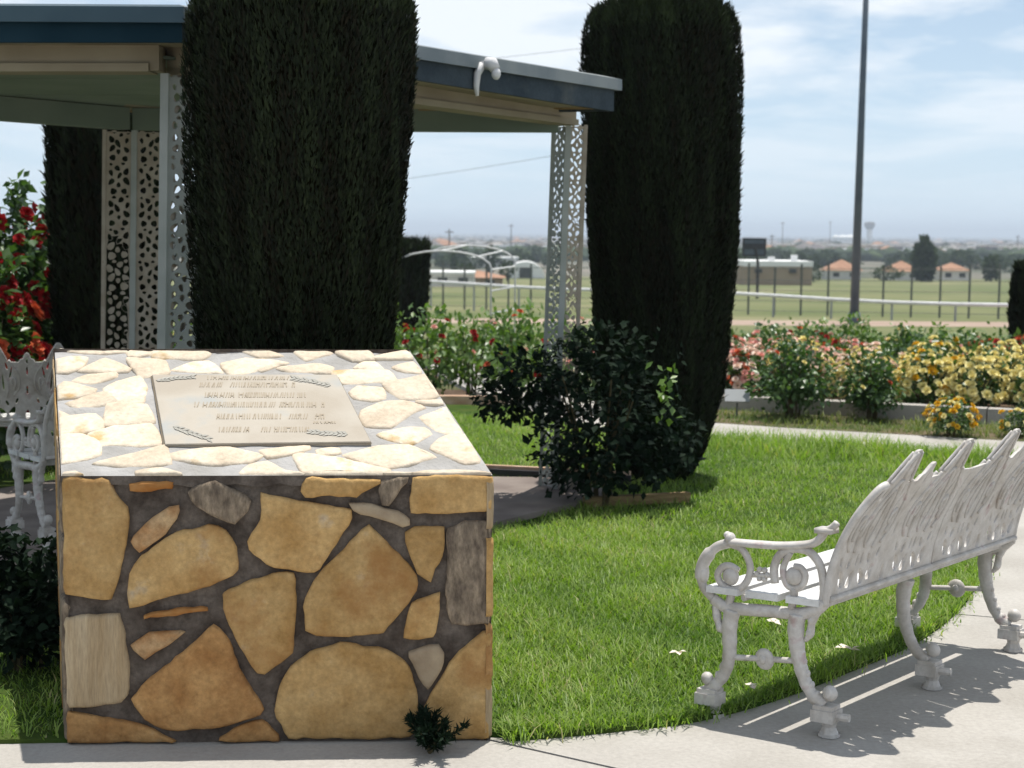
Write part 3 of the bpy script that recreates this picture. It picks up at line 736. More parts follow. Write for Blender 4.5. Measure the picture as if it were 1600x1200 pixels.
# worn lettering: short raised strokes, too worn to read
def strokes(line, hgt, idx):
    (s0, t0), (s1, t1) = line
    mb = MB(); s = s0
    while s < s1:
        w = random.uniform(0.008, 0.016)
        if random.random() < 0.14: s += w * 0.9; continue
        n = random.choice((2, 2, 3))
        for k in range(n):
            a = s + (0 if k == 0 else w * .72 if k == 1 else w * .35); lean = random.uniform(-.3, .3) * w
            tt0 = t0 - hgt / 2; tt1 = t0 + hgt / 2
            if k == 2: tt0 = t0 - hgt * .12 * random.choice((-2, 0, 2)); tt1 = tt0 + hgt * .2; a0 = s; a1 = s + w * .75; wd = 0
            else: a0 = a; a1 = a + .0028; wd = lean
            V = []
            for h in (0.006, 0.0096):
                V += [PM @ p_top(a0, tt0, h), PM @ p_top(a1, tt0, h), PM @ p_top(a1 + wd, tt1, h), PM @ p_top(a0 + wd, tt1, h)]
            mb.add(V, [(4, 5, 6, 7), (0, 1, 5, 4), (1, 2, 6, 5), (2, 3, 7, 6), (3, 0, 4, 7)])
        s += w * 1.25
    tag(mb.build("lettering_line", MT["bronze_letter"], plq), kind="stuff")
for i, ln in enumerate(TEXT_LINES): strokes(ln, (0.028, 0.038, 0.04, 0.04, 0.04, 0.016, 0.038)[i], i)
for (s, t, ds, dt, n) in ((0.20, 0.70, 0.014, 0.004, 9), (0.79, 0.66, -0.015, 0.007, 9), (0.30, 0.33, 0.016, -0.012, 8), (0.86, 0.27, -0.014, 0.002, 9)):
    mb = MB()
    for k in range(n):
        for sg in (-1, 1):
            p0 = p_top(s + ds * k, t + dt * k, 0.0085); d = p_top(s + ds * (k + 1.6), t + dt * (k + 1.6) + sg * random.uniform(.010, .026), 0.0088)
            side = (d - p0).cross(P_TN).normalized() * 0.0055
            m_ = (p0 + d) / 2 + P_TN * .002
            mb.add([PM @ p0, PM @ (m_ + side), PM @ d, PM @ (m_ - side)], [(0, 1, 2), (0, 2, 3)])
    mb.tube([PM @ p_top(s + ds * k, t + dt * k, 0.009) for k in range(n + 1)], 0.0011, 5)
    mb.build("leaf_spray", MT["bronze_leaf"], plq)

# ------------------------------------------------------------------ ornate garden bench (cast iron, white)
BL_ = 1.374
def bl(hzv): return -0.02 + 0.06 * hzv + 0.85 * hzv * hzv if hzv < .31 else 0.0803 + 0.587 * (hzv - .31)             # how far the back leans out
def bpt(s, h, d=0.0):                                                 # point on the back: along, up, off the face
    return Vector((s, -bl(h) - d, 0.43 + h))
def fq(X, Y): return ((705 - X) * 0.00069, (1110 - (705 - X) * 0.103 - Y) * 0.00068)   # end-frame drawing -> (front, up)
SHEAR = -0.2
def sh(p): return Vector((p[0] + SHEAR * p[1], p[1], p[2]))
def filled(name, outline, holes, depth, bevel, m, mapf, parent, res=1):
    """flat casting with real holes: a filled outline given thickness, then laid on the curved surface mapf"""
    cu = bpy.data.curves.new(name, "CURVE"); cu.dimensions = "2D"; cu.fill_mode = "BOTH"
    cu.extrude = depth / 2 - bevel; cu.bevel_depth = bevel; cu.bevel_resolution = 1; cu.offset = -bevel; cu.resolution_u = 1
    for pts in [outline] + holes:
        sp = cu.splines.new("POLY"); sp.points.add(len(pts) - 1); sp.use_cyclic_u = True
        for i, p in enumerate(pts): sp.points[i].co = (p[0], p[1], 0, 1)
    tmp = bpy.data.objects.new(name, cu); COL.objects.link(tmp)
    dg = bpy.context.evaluated_depsgraph_get()
    me = bpy.data.meshes.new_from_object(tmp.evaluated_get(dg))
    bpy.data.objects.remove(tmp); bpy.data.curves.remove(cu)
    bm = bmesh.new(); bm.from_mesh(me)
    bmesh.ops.triangulate(bm, faces=bm.faces[:])
    lng = [e for e in bm.edges if e.calc_length() > 0.06]
    for _ in range(2):
        if lng:
            bmesh.ops.subdivide_edges(bm, edges=lng, cuts=1)
            bmesh.ops.triangulate(bm, faces=bm.faces[:])
        lng = [e for e in bm.edges if e.calc_length() > 0.06]
    for v in bm.verts: v.co = mapf(v.co.x, v.co.y, v.co.z)
    bmesh.ops.recalc_face_normals(bm, faces=bm.faces[:])
    bm.to_mesh(me); bm.free()
    me.materials.clear(); me.materials.append(m)
    me.name = name
    return link(name, me, parent)
def tear(cx, cy, w, h, ang=0.0, n=10, tip=1.0):
    out = []
    for k in range(n):
        t = 2 * math.pi * k / n
        r = math.sin(t / 2) ** tip
        x, y = w / 2 * math.sin(t) * (0.45 + 0.55 * (1 - math.cos(t)) / 2), h / 2 * math.cos(t)
        out.append((cx + x * math.cos(ang) - y * math.sin(ang), cy + x * math.sin(ang) + y * math.cos(ang)))
    return out
def ell(cx, cy, w, h, ang=0.0, n=10):
    return [(cx + w / 2 * math.cos(t) * math.cos(ang) - h / 2 * math.sin(t) * math.sin(ang),
             cy + w / 2 * math.cos(t) * math.sin(ang) + h / 2 * math.sin(t) * math.cos(ang)) for t in [2 * math.pi * k / n for k in range(n)]]
SPK = [0.147, 0.507, 0.867, 1.227]
def spike(c):                                                         # jagged leaf-tip crest, left foot to right foot
    pr = [(-.064, .378), (-.056, .402), (-.046, .403), (-.041, .430), (-.032, .432), (-.028, .460), (-.020, .463), (-.017, .486), (-.010, .493), (0, .495)]
    return [(c + x, y) for x, y in pr] + [(c - x, y) for x, y in pr[-2::-1]]
def lowpeak(c):
    return [(c - .050, .374), (c - .036, .394), (c - .024, .395), (c - .012, .426), (c, .434), (c + .012, .426), (c + .024, .395), (c + .036, .394), (c + .050, .374)]
def back_panel_outline(a, b, first, last):
    up = []
    if first: up += [(0, .0), (-.006, .10), (-.006, .20), (0.0, .285), (.014, .335), (.040, .372)]
    else: up += [(a, 0), (a, .370)]
    for c in SPK:
        if a < c < b: up += spike(c)
        m_ = c + .18
        if a + .02 < m_ - .055 and m_ + .055 < b - .02: up += lowpeak(m_)
    if last: up += [(BL_ - .040, .372), (BL_ - .014, .335), (BL_, .285), (BL_ + .006, .20), (BL_ + .006, .10), (BL_, 0)]
    else: up += [(b, .370), (b, 0)]
    return up[::-1]
def panel_holes(a, b):
    H = []; Y = lambda y: y if y < .09 else .09 + (y - .09) * 1.22
    for c in SPK:
        if not (a < c < b): continue
        for d in (-1, 1):
            H.append(tear(c + d * .060, .352, .022, .055, d * .3))
            H.append(tear(c + d * .040, .25, .019, .12, d * .10))
            H.append(tear(c + d * .085, .31, .018, .09, d * -.25))
            H.append(tear(c + d * .034, .060, .046, .066, d * .5))
            H.append(tear(c + d * .092, .068, .044, .064, d * -.4))
            H.append(ell(c + d * .062, .118, .022, .044, d * .6, 8))
            H.append(ell(c + d * .118, .132, .018, .040, d * -.5, 8))
            H.append(ell(c + d * .014, .125, .015, .046, 0, 8))
        H.append(ell(c, .215, .018, .05, 0, 8))
        H.append(tear(c, .335, .018, .06, math.pi))
    for c in SPK[:-1]:
        m_ = c + .18
        if a + .03 < m_ < b - .03:
            H.append(tear(m_, .05, .036, .056)); H.append(tear(m_, .385, .016, .05)); H.append(ell(m_, .32, .014, .06)); H.append(ell(m_, .20, .016, .06, 0, 8))
    out = []
    for h in H:
        cx = sum(p[0] for p in h) / len(h); cy = sum(p[1] for p in h) / len(h)
        kx, ky = (1.0, .96) if cy < .1 else (.70, .88)
        out.append([(cx + (p[0] - cx) * kx, cy + (p[1] - cy) * ky) for p in h])
    return out
def make_bench(label, cat, group):
    R = empty("garden_bench", (1.020, 4.771, 0.0), 0, label, cat, group)
    wm = MT["white_paint"]
    # seat: three boards
    for k in range(3):
        y0 = 0.035 + k * 0.135
        mb = MB().box((-.02, y0, .418), (BL_ + .02, y0 + .108, .440), sh)
        o = mb.build("seat_slat", MT["slat_paint"], R)
    # back: two cast panels with holes, each with raised veins
    for (a, b, fi, la) in ((0, .684, True, False), (.690, BL_, False, True)):
        pn = filled("back_panel", back_panel_outline(a, b, fi, la), panel_holes(a, b), 0.016, 0.004, wm, lambda x, y, z: sh(bpt(x, y, z)), R)
        mb = MB()
        for face in (0.008, -0.008):
            for c in SPK:
                if not (a < c < b): continue
                for d in (-1, 1):
                    for pts, r in (([(.056, .155), (.066, .19), (.066, .24), (.04, .33), (.004, .395)], .0075),
                                   ([(0, .165), (.012, .19), (.022, .24), (.012, .31), (0, .36)], .006),
                                   ([(.100, .165), (.134, .22), (.128, .30), (.09, .36), (.075, .385)], .007),
                                   ([(.104, .20), (.112, .25), (.100, .28), (.086, .26), (.094, .235)], .008),
                                   ([(.062, .385), (.046, .42), (.028, .455), (.010, .485)], .006)):
                        q = [bpt(min(max(c + d * x, a + .012), b - .012), y, face) for x, y in curve_pts(pts, 4)]
                        mb.tube([sh(p) for p in q], r, 6)
                mb.tube([sh(bpt(c, y, face)) for y in (.40, .43, .46, .485)], [.008, .007, .006, .003], 6)
            mb.tube([sh(bpt(a + (b - a) * t, .012, face * 1.2)) for t in np.linspace(0, 1, 9)], .011, 6)
        mb.build("raised_veins", wm, pn, smooth=True)
    # scrolled rims at both ends of the back
    for s0, sg in ((0.0, 1), (BL_, -1)):
        pts = [(s0 - sg * .004, -.01), (s0 - sg * .006, .08), (s0 - sg * .008, .19), (s0 - sg * .002, .28), (s0 + sg * .012, .335), (s0 + sg * .038, .374), (s0 + sg * .072, .384)]
        mb = MB().tube([sh(bpt(x, y, 0)) for x, y in curve_pts(pts, 5)], .013, 8)
        mb.build("back_rim", wm, R, smooth=True)
    # end frames
    def fr(s, pts, n=6): return [sh((s, *fq(X, Y))) for X, Y in curve_pts(pts, n)]
    UX = Vector((1, 0, 0))
    for s in (0.0, BL_):
        for kind in ("front", "back"):
            lg = MB()
            if kind == "front":
                c = fr(s, [(225, 520), (212, 600), (214, 690), (212, 765), (190, 840), (150, 895), (108, 935)])
                n = len(c); lg.tube(c, [.031 - .011 * min(1, i / n * 1.3) + .003 * (i > n * .8) + .001 * math.sin(i * 1.3) for i in range(n)], 8, flat=(UX, 0.8))
                b, z = fq(104, 868); lg.blob(sh((s, b, z)), (.020, .022, .022))
                lf = [(140, 500), (148, 560), (165, 610), (190, 640)]
                fb = (120, 965); fp = (140, 1035)
            else:
                c = fr(s, [(540, 530), (536, 610), (545, 700), (558, 765), (585, 850), (625, 920), (680, 965)])
                n = len(c); lg.tube(c, [.032 - .011 * min(1, i / n * 1.3) + .003 * (i > n * .8) + .001 * math.sin(i * 1.3) for i in range(n)], 8, flat=(UX, 0.8))
                b, z = fq(705, 905); lg.blob(sh((s, b, z)), (.022, .026, .026))
                lf = [(640, 510), (612, 560), (604, 620), (580, 660)]
                fb = (690, 1010); fp = (705, 1078)
            leg = lg.build("leg", wm, R, smooth=True)
            lm = MB().tube(fr(s, lf, 4), [.012, .014, .014, .015, .014, .013, .013, .014, .014, .012, .010, .008, .005][:len(fr(s, lf, 4))], 6)
            for X, Y in lf[1:3]: b, z = fq(X, Y); lm.blob(sh((s, b, z)), (.018, .014, .018), 8, 5)
            for q_ in range(6, n - 4, 4):                             # small acanthus buds down the outer side
                p_ = c[q_]; sg_ = 1 if kind == "front" else -1
                lm.blob(Vector(p_) + Vector((0, sg_ * .016, .006)), (.013, .010, .014), 7, 5)
            lm.build("leaf_ornament", wm, leg, smooth=True)
            ft = MB()
            b, z = fq(*fb); x = s
            zb = 0.0
            ft.box((x - .032, b - .036, z - .018), (x + .032, b + .036, z + .020), sh)
            ft.box((x - .027, b - .031, z + .020), (x + .027, b + .031, z + .034), sh)
            b2, z2 = fq(*fp)
            prof = [(.026, z - .018), (.022, z - .035), (.028, z - .05), (.036, z - .065), (.036, max(z - .085, 0.012)), (.030, 0.0)]
            ft.lathe([(r, zz) for r, zz in prof][::-1], tuple(sh((x, b2, 0))), 10)
            if kind == "back": ft.tube([sh((x, b - .03, z)), sh((x, b - .075, z + .002))], [.014, .013], 8)
            ft.build("foot", wm, leg)
        # stretcher with a round medallion
        st = MB().tube(fr(s, [(225, 756), (390, 756), (560, 758)], 4), .010, 8).build("stretcher", wm, R, smooth=True)
        b, z = fq(388, 757)
        MB().blob(sh((s, b, z)), (.014, .036, .036), 14, 8).blob(sh((s - .010, b, z)), (.010, .016, .016), 8, 6).blob(sh((s + .010, b, z)), (.010, .016, .016), 8, 6).build("medallion", wm, st, smooth=True)
        # seat rail and arm
        MB().tube(fr(s, [(125, 470), (170, 500), (225, 515), (400, 522), (545, 530), (620, 512), (668, 470)], 5), .021, 8, flat=(UX, .8)).build("seat_rail", wm, R, smooth=True)
        arm = MB()
        arm.tube(fr(s, [(208, 190), (245, 193), (330, 199), (450, 205), (560, 200), (610, 190), (642, 165), (655, 135)], 4), .0135, 8, flat=(UX, 1.7))
        arm.box((s - .026, fq(706, 0)[0], fq(668, 142)[1]), (s + .026, fq(628, 0)[0], fq(668, 118)[1]), sh)
        b, z = fq(205, 172); arm.blob(sh((s, b, z)), (.022, .016, .02), 8, 6)
        b, z = fq(190, 155); arm.blob(sh((s, b, z)), (.016, .010, .012), 8, 6)
        arm.tube(fr(s, [(655, 135), (690, 120), (716, 95)], 4), [.012] * 9, 6)
        ar = arm.build("arm_rest", wm, R, smooth=True)
        sc = MB()
        sc.tube(fr(s, [(205, 195), (140, 215), (88, 268), (62, 335), (72, 405), (118, 462), (180, 500)], 5), [.016] * 8 + [.022] * 10 + [.016] * 13, 8, flat=(UX, .9))
        sc.tube(fr(s, [(205, 200), (262, 222), (302, 285), (306, 345), (278, 400), (225, 422), (170, 400), (146, 355), (170, 315), (210, 308), (250, 330)], 5), .0125, 7, flat=(UX, .9))
        b, z = fq(212, 358); sc.blob(sh((s, b, z)), (.020, .030, .030), 12, 8)
        sc.tube(fr(s, [(215, 420), (215, 450), (205, 505)], 3), .014, 6)
        b, z = fq(76, 345); sc.blob(sh((s, b, z)), (.020, .018, .04), 8, 6)
        sc.build("front_scroll", wm, ar, smooth=True)
        sc = MB()
        sc.tube(fr(s, [(430, 385), (424, 310), (455, 245), (520, 218), (590, 232), (640, 290), (660, 370), (662, 450), (640, 505)], 5), .0145, 7, flat=(UX, .9))
        sc.tube(fr(s, [(500, 235), (470, 300), (470, 350), (490, 395), (525, 408), (562, 390), (574, 345), (552, 310), (520, 305)], 5), .0115, 7, flat=(UX, .9))
        b, z = fq(520, 350); sc.blob(sh((s, b, z)), (.020, .030, .030), 12, 8)
        sc.tube(fr(s, [(520, 410), (523, 450), (510, 515)], 3), .013, 6)
        sc.build("back_scroll", wm, ar, smooth=True)
        rs = MB(); b, z = fq(366, 345)
        for k in range(6):
            t = k * math.pi / 3; rs.blob(sh((s, b + .017 * math.cos(t), z + .017 * math.sin(t))), (.012, .010, .010), 7, 5)
        rs.tube(fr(s, [(306, 350), (430, 350)], 2), .008, 6)
        rs.build("rosette", wm, ar, smooth=True)
    # middle back leg under the joint of the back
    s = .705
    lg = MB(); c = fr(s, [(560, 530), (545, 610), (548, 700), (558, 765), (585, 850), (625, 920), (680, 965)]); n = len(c)
    lg.tube(c, [.031 - .010 * min(1, i / n * 1.3) + .001 * math.sin(i * 1.3) for i in range(n)], 8, flat=(UX, 0.8))
    b, z = fq(705, 905); lg.blob(sh((s, b, z)), (.022, .026, .026))
    leg = lg.build("leg", wm, R, smooth=True)
    b, z = fq(690, 1010); ft = MB()
    ft.box((s - .032, b - .036, z - .018), (s + .032, b + .036, z + .020), sh)
    ft.box((s - .027, b - .031, z + .020), (s + .027, b + .031, z + .034), sh)
    ft.lathe([(r, zz) for r, zz in [(.026, z - .018), (.022, z - .035), (.028, z - .05), (.036, z - .065), (.036, .012), (.030, 0.0)]][::-1], tuple(sh((s, fq(705, 0)[0], 0))), 10)
    ft.tube([sh((s, b - .03, z)), sh((s, b - .075, z + .002))], [.014, .013], 8)
    ft.build("foot", wm, leg)
    MB().tube([sh((.01, .30, .408)), sh((BL_ - .01, .30, .408))], .012, 6).tube([sh((.01, .06, .408)), sh((BL_ - .01, .06, .408))], .012, 6).build("under_rail", wm, R)
    return R
bench = make_bench("white cast iron bench with a leaf patterned back, standing at the edge of the lawn", "bench", "white ornamental benches")
BANG = math.atan2(0.7437, 0.6686)
bench.rotation_euler = (0, 0, BANG)
bench2 = copy_tree(bench)
bench2["label"] = "white ornate bench beyond the pavilion, only its spiky back showing above left of the plinth"
bench2.location = (-3.95, 9.05, 0.0); bench2.rotation_euler = (0, 0, .12)
bench3 = copy_tree(bench)
bench3["label"] = "ornate bench in the pavilion's deep shade, its scrolled end showing left of the plinth"
bench3.location = (-2.25, 7.36, 0.045); bench3.rotation_euler = (0, 0, .5)

# ------------------------------------------------------------------ pavilion
LEAN = 0.028
pv = empty("pavilion", (-1.93, 7.95, 0), 0, "open garden pavilion with blue fascia, cream soffit and lacy iron corner columns", "pavilion")
PV = Matrix.Translation(-pv.location)
def pv_p(p): return tuple(PV @ Vector(p))
cN, cR, cF, cL = (-1.54, 6.6), (0.262, 9.2), (-2.33, 9.3), (-4.17, 6.7)
eN, eR, eF, eL = (-1.34, 6.30), (0.575, 8.95), (-2.25, 9.72), (-4.72, 6.36)
ez = {"N": (2.345, 2.495), "R": (2.285, 2.48), "F": (2.29, 2.45), "L": (2.33, 2.50)}
class PMB(MB):
    def build(self, name, mats, parent=None, smooth=False, loc=None):
        if parent is pv or (parent is not None and parent.parent is pv): self.v = [pv_p(p) for p in self.v]
        return MB.build(self, name, mats, parent, smooth, loc)
# floor and its worn edging
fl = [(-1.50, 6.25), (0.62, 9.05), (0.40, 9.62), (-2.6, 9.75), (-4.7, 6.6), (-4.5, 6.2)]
PMB().prism(fl, -0.02, 0.045).build("floor", MT["concrete_old"], pv)
PMB().beam((.42, 8.76, 0.0), (1.05, 8.96, 0.0), .05, .07).build("edge_board", MT["brown_wood"], pv)
E4 = [("N", eN), ("R", eR), ("F", eF), ("L", eL)]
cen = Vector((-1.93, 7.95))
for i in range(4):
    (ka, a), (kb_, b) = E4[i], E4[(i + 1) % 4]
    za, zb = ez[ka], ez[kb_]
    d = (Vector(b) - Vector(a)).normalized(); nrm = Vector((d.y, -d.x))
    if nrm.dot(Vector(a) - cen) < 0: nrm = -nrm
    def corner(i_, off):
        """corner i_ of the eaves polygon moved outwards by off, mitred"""
        q = [Vector(E4[(i_ + k_) % 4][1]) for k_ in (-1, 0, 1)]
        d0, d1 = (q[1] - q[0]).normalized(), (q[2] - q[1]).normalized()
        n0, n1 = Vector((d0.y, -d0.x)), Vector((d1.y, -d1.x))
        if n0.dot(q[1] - cen) < 0: n0 = -n0
        if n1.dot(q[1] - cen) < 0: n1 = -n1
        b_ = (n0 + n1).normalized()
        return q[1] + b_ * (off / b_.dot(n0))
    def quad_board(off0, off1, fa, fb, name, m):
        # fa, fb = (bottom, top) at the two ends
        A0, B0, A1, B1 = corner(i, off0), corner(i + 1, off0), corner(i, off1), corner(i + 1, off1)
        v = [(*A0, fa[0]), (*B0, fb[0]), (*B1, fb[0]), (*A1, fa[0]), (*A0, fa[1]), (*B0, fb[1]), (*B1, fb[1]), (*A1, fa[1])]
        return PMB().add(v, [(0, 3, 2, 1), (4, 5, 6, 7), (0, 1, 5, 4), (1, 2, 6, 5), (2, 3, 7, 6), (3, 0, 4, 7)]).build(name, m, pv)
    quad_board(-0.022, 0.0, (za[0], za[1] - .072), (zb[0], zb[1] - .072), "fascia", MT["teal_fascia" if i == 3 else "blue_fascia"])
    # metal drip edge: sloping strip proud of the fascia
    A0, B0, A1, B1 = corner(i, .028), corner(i + 1, .028), corner(i, -.03), corner(i + 1, -.03)
    v = [(*A0, za[1] - .075), (*B0, zb[1] - .075), (*A0, za[1] - .012), (*B0, zb[1] - .012), (*A1, za[1] + .004), (*B1, zb[1] + .004), (*A1, za[1] - .07), (*B1, zb[1] - .07)]
    PMB().add(v, [(0, 1, 3, 2), (2, 3, 5, 4), (4, 5, 7, 6), (6, 7, 1, 0), (0, 2, 4, 6), (1, 7, 5, 3)]).build("drip_edge", MT["teal_flashing" if i == 3 else "flashing"], pv)
    quad_board(-0.075, -0.024, (za[0] + .012, za[0] + .05), (zb[0] + .012, zb[0] + .05), "fascia_batten", MT["brown_wood"])
    # soffit boards, in two strips with a groove
    for o0, o1 in ((-0.175, -0.079), (-0.42, -0.181)):
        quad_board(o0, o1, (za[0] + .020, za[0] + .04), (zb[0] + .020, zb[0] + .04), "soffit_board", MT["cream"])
# roof deck and low hip
rv = [(*eN, ez["N"][1] - .004), (*eR, ez["R"][1] - .004), (*eF, ez["F"][1] - .004), (*eL, ez["L"][1] - .004), (-1.93, 7.95, 2.66)]
PMB().add(rv, [(0, 1, 4), (1, 2, 4), (2, 3, 4), (3, 0, 4), (3, 2, 1, 0)]).build("roof", MT["roofing"], pv)
# ceiling panels and beams
def c3(c, z): return Vector((c[0] + LEAN * 2.2, c[1], z))
ci = [c3(cN, 0).xy, c3(cR, 0).xy, c3(cF, 0).xy, c3(cL, 0).xy]
def lerp2(a, b, t): return Vector(a).lerp(Vector(b), t)
for k in range(3):
    t0, t1 = k / 3 + .004, (k + 1) / 3 - .004
    q = [lerp2(ci[0], ci[1], t0), lerp2(ci[0], ci[1], t1), lerp2(ci[3], ci[2], t1), lerp2(ci[3], ci[2], t0)]
    PMB().prism([tuple(p) for p in q], 2.313, 2.325).build("ceiling_panel", MT["green_paint"], pv)
PMB().beam(c3(cN, 2.255) + Vector((.035, .05, 0)), c3(cR, 2.225), .11, .115).build("beam", MT["cream"], pv)
PMB().beam(c3(cL, 2.250), c3(cN, 2.258) - Vector((.01, 0, 0)), .11, .105).build("beam", MT["cream"], pv)
PMB().beam(c3(cN, 2.249) + Vector((.035, .05, 0)), c3(cR, 2.219), .145, .034).build("moulding", MT["cream"], pv)
PMB().beam(c3(cL, 2.244), c3(cN, 2.252) - Vector((.05, 0, 0)), .145, .034).build("moulding", MT["cream"], pv)
PMB().beam(c3(cR, 2.18) - Vector((.06, 0, 0)), c3(cF, 2.18), .10, .128).build("beam", MT["green_paint"], pv)
PMB().beam(c3(cF, 2.18) - Vector((.05, .05, 0)), c3(cL, 2.18), .10, .128).build("beam", MT["green_paint"], pv)
# lacy corner columns: a corner post, two edge bars and two pierced panels
def lace_holes(w, h, cell, seed):
    r = random.Random(seed); H = []
    n = int(h / cell); ch = h / n
    for k in range(n):
        y = .012 + k * ch; fl_ = 1 if k % 2 else -1
        for x, yy, ww, hh, a in ((.27, .12, .26, .20, .5), (.73, .12, .26, .20, -.5), (.5, .30, .16, .16, 0), (.24, .42, .20, .26, -.6), (.76, .40, .20, .24, .7),
                                 (.46, .58, .17, .26, .5), (.80, .68, .16, .20, -.3), (.20, .72, .20, .22, .4), (.58, .82, .18, .18, -.8), (.34, .93, .18, .10, 0), (.80, .92, .15, .10, .3)):
            s = r.uniform(.8, 1.15); xx = .5 + fl_ * (x - .5) + r.uniform(-.03, .03); yy += r.uniform(-.02, .02)
            H.append(tear(xx * w, y + yy * ch, ww * w * s * 1.3, hh * ch * s * 1.0, a * fl_ + (math.pi if r.random() < .4 else 0), 8))
    return H
def column(c, d1, d2, top, w1, w2, z0=0.045, cell=.16):
    def at(o, z): return Vector((c[0] + o[0] + LEAN * z, c[1] + o[1], z))
    post = PMB(); s = .017
    post.add([tuple(at((x, y), z)) for z in (z0, top) for x, y in ((-s, -s), (s, -s), (s, s), (-s, s))],
             [(0, 3, 2, 1), (4, 5, 6, 7), (0, 1, 5, 4), (1, 2, 6, 5), (2, 3, 7, 6), (3, 0, 4, 7)])
    post.build("corner_post", MT["iron_grey"], pv)
    for d, w, sd in ((d1, w1, 1), (d2, w2, 2)):
        d = Vector(d).normalized(); nr = Vector((-d.y, d.x)); m = MT["iron_tan"] if sd == 1 or c is cF else MT["iron_grey"]
        bar = PMB(); e = d * (w + .019)
        bar.add([tuple(at(e + Vector(q), z)) for z in (z0, top) for q in ((-.011, -.011), (.011, -.011), (.011, .011), (-.011, .011))],
                [(0, 3, 2, 1), (4, 5, 6, 7), (0, 1, 5, 4), (1, 2, 6, 5), (2, 3, 7, 6), (3, 0, 4, 7)])
        bar.build("edge_bar", m, pv)
        h = top - z0 - .02
        out = [(0.0, 0), (w, 0), (w, h), (0, h)]
        def mp(x, y, z): return Vector(pv_p(at(d * (.012 + x) + nr * z, z0 + .01 + y)))
        filled("lace_panel", out, lace_holes(w, h, cell, sd + int(abs(c[0]) * 10)), .012, .002, m, mp, pv)
dNR = (Vector(cR) - Vector(cN)).normalized(); dNL = (Vector(cL) - Vector(cN)).normalized()
dRF = (Vector(cF) - Vector(cR)).normalized(); dFL = (Vector(cL) - Vector(cF)).normalized()
column(cR, (1.0, .12), (-.55, .65) , 2.225, .085, .115)
column(cN, dNR, dNR.lerp(-dNL, .2), 2.25, .30, .17)
column(cF, (1, .06), (-.95, -.30), 2.18, .155, .155, cell=.19)
column(cL, dNR, -dNL, 2.18, .16, .16)
# white flood lamp with its cable hanging off the fascia
fp_ = Vector(eN).lerp(Vector(eR), .605); fn_ = Vector((.81, -.58))
lp = empty("flood_lamp", (fp_.x + .05 * fn_.x, fp_.y + .05 * fn_.y, 2.385), 0, "small white flood lamp with a dangling tail fixed to the pavilion's fascia", "lamp")
MB().tube([(0, 0, .055), (.03, -.015, .05), (.045, -.02, .02)], [.03, .035, .028], 10).blob((.05, -.025, .0), (.024, .024, .032)).build("lamp_head", MT["white_pipe"], lp, True)
MB().tube([(-.02, .0, .05), (-.045, -.008, .0), (-.05, -.008, -.06), (-.045, -.008, -.11)], [.022, .02, .016, .009], 8).build("hanging_tail", MT["white_pipe"], lp, True)
MB().box((-.045, .0, .03), (.035, .035, .065)).build("bracket", MT["white_pipe"], lp)
# edging strip on the far side of the pavilion
ed = empty("garden_edging", (-0.6, 10.05, 0), 0, "black plastic garden edging with a terracotta coloured cap, in the grass behind the pavilion", "edging")
MB().beam((-1.5, .24, -.01), (1.35, -.52, -.01), .03, .085).build("strip", MT["black_plastic"], ed)
MB().beam((-1.5, .28, -.01), (1.35, -.48, -.01), .035, .105).build("cap", MT["terracotta_strip"], ed)

